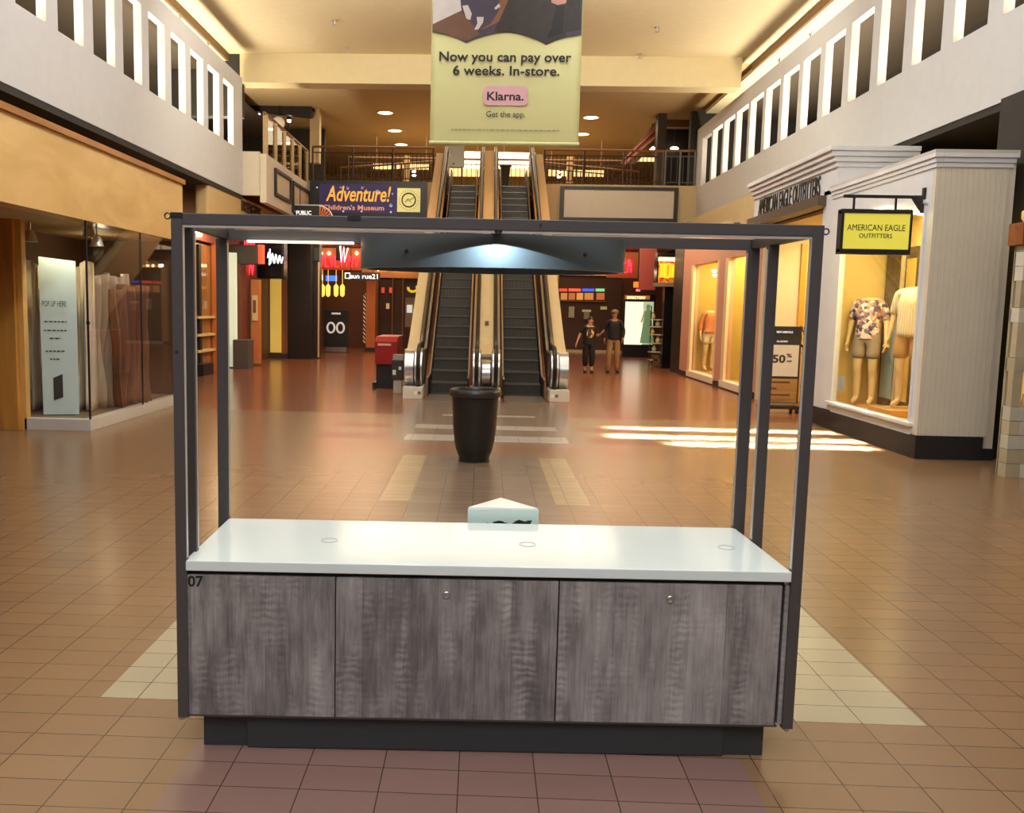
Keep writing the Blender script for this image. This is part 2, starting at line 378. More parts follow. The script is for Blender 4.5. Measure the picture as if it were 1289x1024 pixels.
cm = MB(); cm.box(-2.5, 3.1, 22.6, 24.3, 8.1, 8.15); cm.box(-2.55, -2.5, 22.55, 24.35, 7.36, 8.15); cm.box(3.1, 3.15, 22.55, 24.35, 7.36, 8.15); cm.box(-2.5, 3.1, 24.3, 24.35, 7.36, 8.15); cm.box(-2.5, 3.1, 22.55, 22.6, 7.36, 8.15)
struct(cm, 'trim_6', wc); area('coffer_light', (.3, 22.75, 7.75), (0, 1, .25), 5, .2, 45, WARM)
# bridge (upper floor crossing) : fascia, slab; gap where the escalators land
bm_ = MB(); bm_.box(-9, -1.45, 26.0, 26.2, 3.55, 5.1); bm_.box(1.6, 9, 26.0, 26.2, 3.55, 5.1)
struct(bm_, 'wall_bridge', beige)
struct(B(-9, 9, 26.2, 46, 4.75, 4.95).box(-1.45, 1.6, 25.4, 26.2, 4.7, 4.95).box(-9, -5.75, 20.95, 26.2, 4.7, 4.95).box(6.06, 9, 26.2, 27, 4.7, 4.95), 'floor_upper', M('upper_floor', (150, 124, 90), .5))
# balcony fascia at far left
struct(B(-5.05, -5.2, 20.97, 26.0, 3.9, 5.0).box(-5.73, -5.21, 20.97, 21.12, 4.06, 5.05), 'wall_balcony', M('balcony_paint', (214, 204, 184), .7))
# far lower walls
struct(B(-9, 9, 34.0, 34.2, 0, 4.7), 'wall_back', M('back_wall', (96, 58, 38), .6))
struct(B(-9, 9, 40.5, 40.7, 4.95, 7.4), 'wall_back_upper', M('upper_back', (190, 160, 116), .7))

# ================================================================== KIOSK (camera-facing; built in its own turned frame)
KB = (.14, 3.29)
kroot = Matrix.Rotation(R(YAW), 3, 'Z') @ Vector((KB[0], KB[1], 0))
kiosk = thing('retail_kiosk', 'grey wood-fronted mall kiosk with white counter and dark metal canopy frame', 'kiosk', kroot, YAW)
def kp(mb, name, mat, label=None, parent=None, **k): return part(mb.rot(YAW), name, mat, parent or kiosk, label, **k)
frame_m = M('kiosk_frame_metal', (80, 76, 77), .42, .2, bump=.02, scale=60)
alu = M('kiosk_aluminium', (206, 204, 202), .35, .4)
plinth_m = M('kiosk_plinth', (52, 55, 58), .4)
FV, BV = 2.98, 3.60
UL, UR = -.918, 1.213
# plinth
kp(B(-.842, 1.13, 3.02, 3.55, 0, .13), 'plinth', plinth_m, bevel=.002)
kp(B(-.684, .985, 3.004, 3.02, .004, .118), 'plinth_panel', plinth_m, bevel=.0015)
# carcass and fronts
kp(B(-.882, 1.162, 3.0, 3.58, .13, .640), 'carcass', M('kiosk_carcass', (48, 43, 44), .5))
kp(B(-.888, -.377, FV, 3.0, .131, .629), 'front_panel', barnwood('barnwood', 1.0), bevel=.0012)
locks = []
for a, b, sd, lu in ((-.373, .386, 4.3, .004), (.391, 1.150, 7.7, .769)):
    d = kp(B(a, b, FV, 3.0, .131, .629), 'door', barnwood('barnwood', sd), bevel=.0012)
    l = kp(MB().lathe([(.0125, 0), (.0125, .004), (.010, .006), (.008, .006), (.007, .0045), (0.0001, .0045)], (lu, FV + .0002, .575), 24, 'y'), 'lock', chrome, 'round chrome cam lock', d, smooth=True)
    kp(B(lu - .001, lu + .001, FV - .0068, FV - .004, .570, .580), 'keyhole', black, None, d) if False else None
kp(B(1.162, 1.182, FV + .004, 3.58, .135, .629), 'side_panel', barnwood('barnwood', 9.1))
kp(B(-.884, 1.160, FV + .002, 3.0, .124, .1305), 'bottom_rail', frame_m)
kp(MB().text('07', .052, (-.853, FV - .0005, .589), depth=.0006, bold=.02), 'number_lettering', M('ink_black', (20, 18, 18), .5), 'black number 07')
# countertop
ctm = M('white_quartz', (220, 231, 231), .12, var=.015)
ct = kp(B(-.889, 1.176, 2.972, BV - .006, .645, .68), 'countertop', ctm, bevel=.003)
for u, v in ((-.435, 3.272), (.303, 3.27), (1.046, 3.279)):
    g = MB(); pts = [(u + .03 * math.cos(a * math.pi / 16), v + .03 * math.sin(a * math.pi / 16), .6805) for a in range(32)]
    g.tube(pts, .0013, 6, closed=True)
    kp(g, 'grommet', M('grommet_grey', (150, 158, 156), .4), 'round cable grommet', ct)
# posts
def post(u0, u1, v0, v1, z0, z1):
    p = kp(B(u0, u1, v0, v1, z0, z1), 'post', frame_m, bevel=.002)
    return p
Z0, Z1 = .122, 1.842
pf = post(UL, UL + .037, 2.972, 3.0, Z0, Z1); 
post(UL, UL + .040, 3.085, 3.115, .64, 1.806); post(UL - .012, UL + .032, BV - .02, BV + .01, .64, 1.806)
pr_ = post(UR - .037, UR, 2.972, 3.0, Z0, Z1)
post(UR - .039, UR, 3.37, 3.40, .64, 1.806); post(UR - .046, UR, BV - .02, BV + .01, .64, 1.806)
for u in (UL + .0372, UL + .0402): pass
for t_ in ((UL + .037, UL + .0385, 2.975, 2.992, .69, 1.80), (UL + .040, UL + .0415, 3.10, 3.112, .69, 1.79), (UL + .032, UL + .0335, BV - .015, BV, .69, 1.79),
           (UR - .0385, UR - .037, 2.975, 2.992, .69, 1.80), (UR - .0405, UR - .039, 3.375, 3.395, .69, 1.79), (UR - .0475, UR - .046, BV - .015, BV, .69, 1.79)):
    kp(B(*t_), 'edge_trim', alu, 'bright aluminium edge strip')
# top frame
kp(B(UL + .037, UR - .037, 2.972, 3.0, 1.806, 1.842), 'front_beam', frame_m, bevel=.002)
kp(B(UL + .037, UR - .037, 2.976, 2.996, 1.797, 1.8058), 'beam_trim', alu, 'bright aluminium lip under the beam')
kp(B(UL + .037, UR - .037, BV - .02, BV + .01, 1.800, 1.842), 'rear_beam', frame_m, bevel=.002)
kp(B(UL, UL + .035, 3.0, BV + .01, 1.806, 1.842), 'side_beam', frame_m, bevel=.002)
kp(B(UR - .035, UR, 3.0, BV + .01, 1.806, 1.842), 'side_beam', frame_m, bevel=.002)
for u in (-.32, .288):
    kp(B(u - .022, u + .022, 2.9695, 2.972, 1.829, 1.8435) if u < 0 else B(u - .003, u + .003, 2.9695, 2.972, 1.819, 1.829), 'clip', black)
kp(B(UL - .001, UL + .0385, 2.969, 2.972, 1.828, 1.8435), 'corner_cap', black)
kp(B(UL + .009, UL + .019, 2.970, 2.9722, 1.385, 1.394), 'clip', black)
for u, z in ((-.932, 1.833), (1.2235, 1.823)):
    pts = [(u + .0095 * math.cos(a * math.pi / 12), 2.986, z + .0095 * math.sin(a * math.pi / 12)) for a in range(24)]
    kp(MB().tube(pts, .0028, 8, closed=True), 'eyelet', M('eyelet_steel', (96, 84, 78), .4, .8), smooth=True)
for u in (.93, 1.0):
    kp(MB().lathe([(.012, 0), (.010, .004), (.004, .006)], (u, 2.986, 1.842), 16), 'bolt_head', black, smooth=True)
for u in (UL + .01, UR - .018):
    kp(MB().lathe([(.008, -.012), (.010, -.010), (.010, 0)], (u, 2.986, Z0), 12), 'foot_cap', chrome)
# light bar on the rear beam, curved header drum between the beams
lb = kp(B(-.80, -.385, BV - .05, BV - .022, 1.792, 1.800), 'light_bar', EM('led_white', (255, 238, 205), 1.5), 'lit white light bar')
cu, cv, ru, rv = .150, 3.33, .482, .29
drum_m = M('drum_black', (86, 94, 97), .35, spec=.4)
dm = MB(); n = 72; 
ring = [(cu + ru * math.cos(2 * math.pi * k / n), cv + rv * math.sin(2 * math.pi * k / n)) for k in range(n)]
ringi = [(cu + (ru - .02) * math.cos(2 * math.pi * k / n), cv + (rv - .02) * math.sin(2 * math.pi * k / n)) for k in range(n)]
za, zb = 1.688, 1.80
vs = [(x, y, z) for (x, y), z in [(p, za) for p in ring] + [(p, zb) for p in ring] + [(p, zb) for p in ringi] + [(p, za) for p in ringi]]
fs = []
for k in range(n):
    k2 = (k + 1) % n
    fs += [(k, k2, n + k2, n + k), (n + k, n + k2, 2 * n + k2, 2 * n + k), (2 * n + k, 2 * n + k2, 3 * n + k2, 3 * n + k), (3 * n + k, 3 * n + k2, k2, k)]
dm.add(vs, fs)
drum = kp(dm, 'header_drum', drum_m, 'curved black header drum', smooth=True)
kp(MB().prism([(cu + (ru - .02) * math.cos(2 * math.pi * k / 48), cv + (rv - .02) * math.sin(2 * math.pi * k / 48)) for k in range(48)], 'z', 1.793, 1.80), 'top_plate', drum_m, None, drum)
for u in (-.155, .455):
    v = cv - rv * math.sqrt(1 - ((u - cu) / ru) ** 2) - .003
    kp(MB().lathe([(.0001, -.002), (.007, -.002), (.007, .004), (.005, .006)], (u, v + .004, 1.742), 16, 'y'), 'screw', black, None, drum, smooth=True)
for v in (3.02, 3.59):
    kp(B(cu - .012, cu + .012, v - .012 if v > 3.3 else v - .02, v + .03 if v < 3.3 else v + .01, 1.80, 1.812), 'drum_bracket', black, None, drum) if False else None
kp(B(cu - .015, cu + .015, 3.0, BV - .02, 1.8, 1.812), 'drum_hanger', black, None, drum)
kw = Matrix.Rotation(R(YAW), 3, 'Z')
kp(MB().lathe([(.009, -.012), (.012, -.009), (.012, 0)], (cu, 2.955, 1.806), 16), 'puck_lamp', black, 'small lamp under the front beam')
pl_ = spot('kiosk_puck_light', kw @ Vector((cu, 2.952, 1.787)), (0, .0, -1), 4.2, (.66, .86, 1.0), 152, .03, .002)

# triangular leaf-print display behind the counter
lf = kw @ Vector((0, 0, 0))
td = thing('display_box', 'white three-sided display box with dark green leaves behind the kiosk counter', 'display box', kw @ Vector((.235, 3.74, 0)), YAW)
pa, pb, pc = (.090, 3.66), (.378, 3.66), (.235, 3.86)
ztop = .735
acr = M('mint_acrylic', (214, 232, 224), .15)
def tp(mb, name, mat, label=None, **k): return part(mb.rot(YAW), name, mat, td, label, **k)
tp(B(pa[0], pb[0], 3.655, 3.663, 0, ztop - .012), 'front_panel', acr, bevel=.001)
for p in (pa, pb):
    tp(MB().prism([p, pc, (pc[0], pc[1] - .008), (p[0] + (.008 if p is pa else -.008), p[1])], 'z', 0, ztop - .012), 'side_panel', M('white_acrylic', (240, 242, 240), .15))
tp(MB().prism([pa, pb, pc], 'z', ztop - .012, ztop - .004), 'lid', M('white_acrylic', (240, 242, 240), .15), bevel=.001)
for p in (pa, pb): tp(B(p[0] - .003 if p is pa else p[0] - .003, p[0] + .003, 3.651, 3.660, 0, ztop - .010), 'edge_strip', white)
lm = MB()
for k in range(26):
    cx = .165 + .17 * random.random(); cz = .655 - .3 * random.random() + .02 * math.sin(cx * 40); a = random.uniform(-.9, .9); l = random.uniform(.02, .045)
    if k < 6: cx = (.21, .235, .20, .29, .31, .33)[k]; cz = (.664, .660, .655, .662, .668, .664)[k]; a = (.3, -.2, .8, .4, -.2, .6)[k]; l = .03
    ca, sa = math.cos(a), math.sin(a)
    lm.add([(cx + (x * ca - z * sa), 3.6546, cz + (x * sa + z * ca)) for x, z in [(-l, 0), (-l * .4, -.010), (l * .4, -.012), (l, 0), (l * .4, .010), (-l * .4, .012)]], [(0, 1, 2, 3, 4, 5)])
tp(lm, 'leaf_print', M('leaf_green', (40, 62, 42), .6), 'dark green leaf print')

# ================================================================== BIN
bn = thing('trash_bin', 'tall black tapered planter-style bin on grey floor tiles behind kiosk', 'bin', (-.055, 9.11, 0))
bp_ = M('black_plastic', (42, 39, 37), .42, spec=.4)
part(MB().lathe([(.155, 0), (.158, .05), (.165, .062), (.185, .11), (.205, .2), (.222, .36), (.2225, .42), (.2255, .425), (.232, .58), (.238, .665), (.225, .67), (.215, .4), (.19, .12), (.0001, .1)], (-.055, 9.11, 0), 48), 'body', bp_, bn, smooth=True)
part(MB().lathe([(.238, .662), (.262, .668), (.266, .690), (.262, .725), (.252, .738), (.236, .738), (.228, .72), (.226, .66), (.238, .662)], (-.055, 9.11, 0), 48, cap=False), 'rim', M('black_plastic_rim_sheen', (52, 49, 47), .3), bn, 'rolled black rim', smooth=True)  # rim plastic coloured lighter for the light its lip reflects
part(MB().lathe([(.157, .0), (.162, .004), (.162, .012), (.157, .014)], (-.055, 9.11, 0), 40), 'foot_ring', bp_, bn, smooth=True)

# ================================================================== BANNER
bx0, bx1, by, bz0 = -.740, 1.190, 12.0, 3.66
ban = thing('hanging_banner', 'pale yellow pay-later advertising banner hanging from the atrium ceiling', 'banner', (.22, by, bz0))
ym = M('banner_yellow', (204, 202, 146), .6, var=.03, scale=1.5)
cm_ = MB(); nx = 24
for k in range(nx + 1):
    x = bx0 + (bx1 - bx0) * k / nx; w = .005 * math.sin(k * .9)
    for z in (bz0, bz0 + .08, bz0 + .11, 6.9): cm_.v.append(Vector((x, by + w, z)))
for k in range(nx):
    for j in range(3): cm_.f.append((k * 4 + j, k * 4 + 4 + j, k * 4 + 5 + j, k * 4 + 1 + j)); cm_.m.append(0)
fl = part(cm_, 'fabric', ym, ban, smooth=True)
so = fl.modifiers.new('thick', 'SOLIDIFY'); so.thickness = .006; so.offset = 1
part(MB().tube([(bx0 - .01, by, bz0 + .035), (bx1 + .01, by, bz0 + .035)], .026, 12), 'bottom_pole', M('banner_hem', (214, 214, 160), .5), ban, smooth=True)
part(MB().tube([(bx0 - .02, by, 6.9), (bx1 + .02, by, 6.9)], .025, 12), 'top_pole', chrome, ban)
for x in (bx0 + .2, bx1 - .2): part(MB().tube([(x, by, 6.9), (x, by, 7.3)], .005, 6), 'cable', chrome, ban)
fy = by - .018
def scallop(x):   # lower edge of the photo print
    a = [(-.74, -.29, 5.08), (-.29, .72, 5.08), (.72, 1.73, 5.06)]
    for p, q, zt in a:
        if x <= q:
            if p == -.74: p = -1.30
            c = (p + q) / 2; h = (q - p) / 2
            return zt - .135 * ((x - c) / h) ** 2
    return 5.0
def poly_print(pts, mat, name, dy, label=None):
    m = MB(); m.add([(x, fy - dy, z) for x, z in pts], [tuple(range(len(pts)))]); return part(m, name, mat, ban, label)
N_ = 60
px_ = [bx0 + .01 + (bx1 - bx0 - .02) * k / N_ for k in range(N_ + 1)]
m = MB()
for x in px_: m.v += [Vector((x, fy, scallop(x))), Vector((x, fy, 6.85))]
for k in range(N_): m.f.append((2 * k, 2 * k + 2, 2 * k + 3, 2 * k + 1)); m.m.append(0)
photo = part(m, 'photo_print', M('print_purple', (70, 60, 84), .6, var=.35, scale=4), ban, 'dark photo print with scalloped lower edge')
def pp(pix, mat, dy, nm):
    pts = []; dense = []
    for i_, (xa, ya) in enumerate(pix):
        xb, yb = pix[(i_ + 1) % len(pix)]
        dense += [(xa + (xb - xa) * t / 8, ya + (yb - ya) * t / 8) for t in range(8)]
    for x, y in dense:
        p = at(x, y, Y=by); z = p.z; xx = min(max(p.x, bx0 + .012), bx1 - .012)
        z = max(z, scallop(xx) + .004); pts.append((xx, z))
    m = MB(); m.add([(x, fy - dy, z) for x, z in pts], [tuple(range(len(pts)))]); return part(m, nm, mat, ban)
pp([(545, -60), (575, -60), (580, 6), (581, 14), (570, 19), (545, 31)], M('print_white', (206, 200, 200), .6, var=.12, scale=8), .002, 'sleeve_print')
pp([(545, 31), (570, 19), (581, 16), (592, 28), (604, 44), (588, 52), (570, 48), (545, 42)], M('print_skin', (112, 76, 58), .6, var=.2), .002, 'arm_print')
pp([(632, -60), (646, -60), (640, 0), (628, 28), (610, 37), (604, 39), (618, 30), (628, 14)], M('print_skin_light', (132, 90, 62), .6, var=.2), .003, 'arm_print')
pp([(640, -60), (730, -60), (731, 36), (712, 41), (712, 56), (688, 60), (660, 52), (622, 40), (632, 15)], M('print_black', (50, 44, 44), .6, var=.4, scale=9), .0025, 'jacket_print')
wp = M('print_white', (206, 200, 200), .6)
pp([(582, 8), (589, 7), (594, 18), (592, 26), (587, 24)], wp, .004, 'flower_print')
pp([(600, 22), (609, 22), (608, 29), (602, 38), (597, 38), (601, 30)], wp, .004, 'flower_print')
pp([(622, 11), (628, 5), (630, 9), (624, 13)], wp, .004, 'flower_print')
pp([(693, -6), (715, -6), (712, 5), (702, 7), (694, 4)], M('print_pink', (190, 140, 128), .6), .004, 'hand_print')
pp([(700, 8), (710, 8), (708, 42), (688, 49), (694, 36)], M('print_dark', (30, 28, 30), .6), .003, 'shirt_print')
ink = M('banner_ink', (38, 26, 40), .6)
def btext(body, x0, x1, ybase, size, mat, nm, label=None, bold=.0, dy=.004, xs=None):
    a = at(x0, ybase, Y=by); b = at(x1, ybase, Y=by)
    mm = MB().text(body, size, ((a.x + b.x) / 2, fy - dy, a.z), depth=.0008, bold=bold, width=b.x - a.x)
    return part(mm, nm, mat, ban, label)
btext('Now you can pay over', 553, 719, 77, .165, ink, 'slogan_lettering', bold=.018)
btext('6 weeks. In-store.', 570, 704, 94.5, .165, ink, 'slogan_lettering', bold=.018)
a = at(608, 133, Y=by); b = at(665, 109, Y=by); rr = .07; rp = []
for cx, cz, s0 in ((b.x - rr, b.z - rr, 0), (a.x + rr, b.z - rr, 90), (a.x + rr, a.z + rr, 180), (b.x - rr, a.z + rr, 270)):
    rp += [(cx + rr * math.cos(R(s0 + t)), cz + rr * math.sin(R(s0 + t))) for t in range(0, 91, 15)]
m = MB(); m.add([(x, fy - .003, z) for x, z in rp], [tuple(range(len(rp)))]); part(m, 'logo_patch', M('logo_pink', (226, 178, 190), .6), ban, 'rounded pink logo patch')
btext('Klarna.', 613, 659, 126.5, .15, ink, 'logo_lettering', bold=.02, dy=.005)
btext('Get the app.', 612, 661, 147.5, .105, ink, 'small_lettering')
bt_ = MB(); rnd = random.Random(3); q0, q1 = at(568, 164, Y=by), at(702, 164, Y=by); xx = q0.x
while xx < q1.x:
    l = rnd.uniform(.015, .07); bt_.box(xx, xx + l, fy - .005, fy - .004, q0.z, q0.z + .012); xx += l + .014
part(bt_, 'fine_print', M('banner_ink_pale', (150, 146, 110), .6), ban)

# ================================================================== ESCALATORS
ZT = 4.95; TAN = math.tan(R(30)); Y0 = 16.05; YI = 16.35; YT = YI + ZT / TAN     # comb, start of incline, end of incline
def line(y, off): return off + max(0, min(ZT, (y - YI) * TAN))
stepm = stripes('escalator_tread', (54, 50, 47), (92, 87, 82), 'X', 14, .5)
riser = M('escalator_step', (62, 58, 54), .45, .3)
skirt = M('escalator_skirt', (46, 42, 38), .4, .2)
rubber = M('handrail_rubber', (22, 21, 21), .35)
def band(y0, y1, lo, hi, n=2):
    ys_ = [y0, YI, YT, y1]
    return [(y, line(y, lo)) for y in ys_] + [(y, line(y, hi)) for y in reversed(ys_)]
def escalator(xc, label, side):
    e = thing('escalator', label, 'escalator', (xc, 16.3, 0))
    hw = .345
    part(B(xc - hw, xc + hw, 14.9, Y0, .0, .012), 'landing_plate', M('landing_plate_steel', (150, 142, 132), .35, .8), e)
    ns = int(ZT / .2)
    for k in range(ns):
        y = YI - .02 + k * .2 / TAN
        z0 = .2 * k; 
        m = MB(); m.prism([(y, max(z0 - .15, .0)), (y, z0 + .17), (y - .012, z0 + .185), (y - .012, z0 + .2), (y + .36, z0 + .2), (y + .36, z0 + .05)], 'x', xc - hw + .012, xc + hw - .012)
        s = part(m, 'step', stepm, e)
        part(B(xc - hw + .02, xc + hw - .02, y - .0135, y - .012, z0 + .178, z0 + .199), 'nosing', M('step_nosing', (106, 100, 93), .4, .5), s)
    part(B(xc - hw + .01, xc + hw - .01, Y0, YI, .0, .02), 'comb_plate', riser, e)
    for s in (-1, 1):
        # skirt panel, chrome edge, balustrade panel, deck moulding
        x0, x1 = xc + s * hw, xc + s * (hw + .012)
        part(MB().prism(band(15.7, YT + .8, -.1, .33), 'x', x0, x1), 'skirt_panel', skirt, e)
        part(MB().prism(band(15.7, YT + .8, .33, .355), 'x', x0 - s * .006, x1 + s * .012), 'skirt_trim', chrome, e, 'bright chrome skirt edge')
        part(MB().prism(band(15.75, YT + .8, .1, .80), 'x', xc + s * (hw + .10), xc + s * (hw + .115)), 'balustrade_panel', M('balustrade_dark', (60, 52, 44), .35, .3), e)
        part(MB().prism(band(15.6, YT + .8, .80, .83), 'x', xc + s * (hw + .075), xc + s * (hw + .125)), 'balustrade_trim', chrome, e)
        xh = xc + s * (hw + .155)
        pts = [(xh, 15.95, .12)] + [(xh, 15.62 - .36 * math.sin(R(a)), .52 - .40 * math.cos(R(a))) for a in range(0, 181, 20)] + [(xh, YI - .1, .93), (xh, YI + .25, line(YI + .25, .94)), (xh, YT, ZT + .94), (xh, YT + .9, ZT + .94), (xh, YT + 1.05, ZT + .85), (xh, YT + 1.1, ZT + .6)]
        part(MB().tube(pts, .035, 8), 'handrail', rubber, e, smooth=True)
        # stainless newel drum and its white foot box
        wN = .075; xa_, xb_ = (xh - .10, xh + .085) if s != side else (min(xh - s * .085, xh + s * .25), max(xh - s * .085, xh + s * .25))
        part(MB().lathe([(.30, -wN), (.335, -wN + .012), (.335, wN - .012), (.30, wN)], (xh, 15.62, .52), 36, 'x'), 'newel', chrome, e, 'rounded stainless newel end', smooth=True)
        nb = part(B(xa_, xb_, 15.2, 15.9, 0, .20), 'newel_base', M('newel_base_white', (222, 218, 210), .4), e, bevel=.008)
        part(B(xh - .06, xh - .005, 15.194, 15.2, .07, .13), 'sticker', M('sticker_white', (245, 245, 240), .5), e if False else nb)
        part(B(xh + .01, xh + .06, 15.194, 15.2, .08, .13), 'sticker', M('sticker_grey', (110, 108, 104), .5), nb)
        if s == side:   # outer cladding with gold deck
            xo0, xo1 = xh + s * .03, xh + s * .27
            part(MB().prism([(16.1, .30), (16.1, .74)] + [(YI + .4, line(YI + .4, .78)), (YT, ZT + .78), (YT + .9, ZT + .78), (YT + .9, ZT - .35), (YT, ZT - .35), (YI + .5, .0), (16.1, 0)], 'x', xo0, xo1), 'outer_cladding', gold, e, 'gold metal side cladding')
            part(MB().prism(band(16.0, YT + .9, .80, .88), 'x', xh + s * .035, xh + s * .06), 'deck_edge', M('deck_edge_brown', (104, 74, 48), .3, .7), e)
            for zz in (.66, .76):
                part(B(xo0 - s * .01, xo1 + s * .01, 15.86, 16.05, zz, zz + .055), 'deck_band', gold, e)
            part(MB().lathe([(.30, -.085), (.32, -.075), (.32, .075), (.30, .085)], (xh + s * .165, 15.68, .50), 36, 'x'), 'deck_cap', chrome, e, 'wide stainless end drum', smooth=True)
    return e
escalator(-.582, 'left escalator, still black steps rising to the upper bridge', -1)
escalator(.750, 'right escalator, nearer the walking couple, black steps to the upper bridge', 1)
dk_ = thing('escalator_center_deck', 'gold sloped divider deck between the two escalators', 'escalator divider', (.084, 16.3, 0))
part(MB().prism([(16.1, .0), (16.1, .70)] + [(YI + .3, line(YI + .3, .72)), (YT, ZT + .86), (YT + .9, ZT + .86), (YT + .9, ZT - .35), (YT, ZT - .35), (YI + .5, 0)], 'x', -.045, .213), 'deck', gold, dk_)
for zz in (.60, .70): part(B(-.04, .208, 15.98, 16.12, zz, zz + .055), 'deck_band', gold, dk_)
part(B(.0, .168, 15.7, 16.0, .52, .6), 'deck_cap', chrome, dk_, bevel=.02)
part(MB().lathe([(.20, -.08), (.22, -.07), (.22, .07), (.20, .08)], (.084, 15.72, .42), 32, 'x'), 'drum', chrome, dk_, smooth=True)
for y in (17.2, 21.6): part(MB().prism([(y, line(y, .86) + .004 - .1), (y + .1, line(y + .1, .86) - .1 + .004), (y + .1, line(y + .1, .86) - .088), (y, line(y, .86) - .088)], 'x', .05, .12), 'badge', M('badge_dark', (90, 66, 34), .4), dk_)

# ================================================================== helpers for shop fronts
def RX(X, xa, xb, yt, yb):
    xm = (xa + xb) / 2
    ya, yb_ = at(xa, 400, X=X).y, at(xb, 400, X=X).y
    return min(ya, yb_), max(ya, yb_), at(xm, yt, X=X).z, at(xm, yb, X=X).z
def RY(Y, xa, xb, yt, yb):
    ym = (yt + yb) / 2
    return at(xa, ym, Y=Y).x, at(xb, ym, Y=Y).x, at((xa + xb) / 2, yt, Y=Y).z, at((xa + xb) / 2, yb, Y=Y).z
def boxX(X, th, xa, xb, yt, yb, m=None):
    a = RX(X, xa, xb, yt, yb); return (m or MB()).box(X, X + th, a[0], a[1], a[3], a[2])
def boxY(Y, th, xa, xb, yt, yb, m=None):
    a = RY(Y, xa, xb, yt, yb); return (m or MB()).box(a[0], a[1], Y, Y + th, a[3], a[2])
def scribble(m, x0, x1, z0, z1, Y, n, seed, r=.012):
    rnd = random.Random(seed)   # unreadable neon strokes
    for k in range(n):
        cx = x0 + (x1 - x0) * (k + .5) / n; w = (x1 - x0) / n * .36
        c = rnd.choice([0, 1, 2])
        if c == 0: pts = [(cx - w, Y, z0), (cx - w, Y, z1), (cx + w, Y, z1), (cx + w, Y, z0)]
        elif c == 1: pts = [(cx + w, Y, z1), (cx - w, Y, z1), (cx - w, Y, z0), (cx + w, Y, z0)]
        else: pts = [(cx - w, Y, z1), (cx, Y, z0), (cx + w, Y, z1)]
        m.tube(pts, r, 6)
    return m

# ================================================================== LEFT SHOP: maple fascia over the glazed corner
maple = grain('maple_veneer', (206, 166, 100), (228, 190, 126), (1, .35, 1), 3, .35)
mtrim = grain('maple_trim', (150, 96, 44), (182, 124, 62), (1, .2, 1), 5, .35)
ws = thing('maple_shopfront', 'closed left shop with wide maple wood fascia above a glazed corner window', 'shopfront', (-4.8, 10.6, 0))
part(B(-4.65, -4.9, 4.0, 13.9, 2.49, 3.40), 'fascia', maple, ws)
part(B(-4.61, -4.9, 4.0, 13.93, 3.36, 3.43), 'crown_trim', mtrim, ws)
part(B(-4.9, -6.3, 4.0, 13.9, 2.49, 2.56), 'soffit', M('maple_soffit', (188, 158, 112), .6), ws)
part(B(-5.50, -5.74, 10.42, 10.62, 0, 2.49), 'corner_post', grain('maple_post', (168, 108, 44), (206, 146, 70), (1, 1, .12), 6, .3), ws, bevel=.004)
part(B(-5.44, -5.50, 10.50, 10.6, 0, 2.49), 'window_jamb', M('jamb_gold', (214, 168, 92), .4), ws)
part(B(-4.66, -5.47, 10.50, 10.62, 0, .14).box(-4.66, -4.78, 10.62, 13.9, 0, .14), 'plinth', M('plinth_white', (206, 200, 190), .5), ws, bevel=.004)
part(B(-4.68, -5.47, 10.52, 10.53, .14, 2.49), 'window_pane', gl, ws)
part(B(-4.67, -4.68, 10.53, 13.88, .14, 2.49), 'window_pane', gl, ws)
part(B(-4.665, -4.685, 10.515, 10.535, .14, 2.49), 'mullion', black, ws)
part(B(-4.665, -4.685, 12.2, 12.215, .14, 2.49), 'mullion', black, ws)
part(B(-4.655, -4.69, 10.51, 10.54, 1.28, 1.31), 'pane_clip', black, ws)
part(B(-6.2, -6.28, 10.62, 13.9, 0, 2.49).box(-4.7, -6.2, 13.8, 13.9, 0, 2.49), 'display_wall', M('display_wall_brown', (92, 70, 52), .7), ws)
part(B(-4.78, -6.2, 10.62, 13.8, .0, .13), 'display_floor', M('display_floor', (120, 100, 80), .5), ws)
sh = thing('roller_shutter', 'closed metal grille shutter left of the maple corner post', 'shutter', (-6.0, 10.66, 0))
part(B(-5.75, -6.3, 10.66, 10.69, .06, 2.49), 'curtain', stripes('shutter_slats', (66, 56, 46), (128, 112, 90), 'Z', 6, .5, .5), sh)
part(B(-5.75, -6.3, 10.63, 10.72, 0, .07), 'bottom_bar', M('shutter_bar', (198, 192, 184), .4), sh)
part(B(-5.745, -5.775, 10.62, 10.73, .07, 2.49), 'guide_rail', M('shutter_rail', (90, 76, 60), .4), sh)
# blue-white poster board standing in the window
pb_ = thing('poster_board', 'tall pale blue-white poster board leaning inside the left shop window', 'poster', (-5.2, 10.9, .13))
p0, p1, p2, p3 = [at(*q) for q in ()] if False else (at(48, 323, Y=10.88), at(95, 329, Y=10.98), at(100, 524, Y=10.98), at(55, 527, Y=10.88))
vs = [Vector((p0.x, p0.y, p0.z)), p1, Vector((p2.x, p2.y, .14)), Vector((p3.x, p3.y, .14))]
bk = [v + Vector((-.03, .06, 0)) for v in vs]
pm = MB().add(vs + bk, [(3, 2, 1, 0), (4, 5, 6, 7), (0, 1, 5, 4), (1, 2, 6, 5), (2, 3, 7, 6), (3, 0, 4, 7)])
part(pm, 'board', M('poster_pale_blue', (206, 226, 226), .6), pb_)
pd = (p1 - p0); pd.z = 0; pd.normalize(); pn = pd.cross(Vector((0, 0, 1))); pin = M('poster_ink', (58, 74, 80), .6)
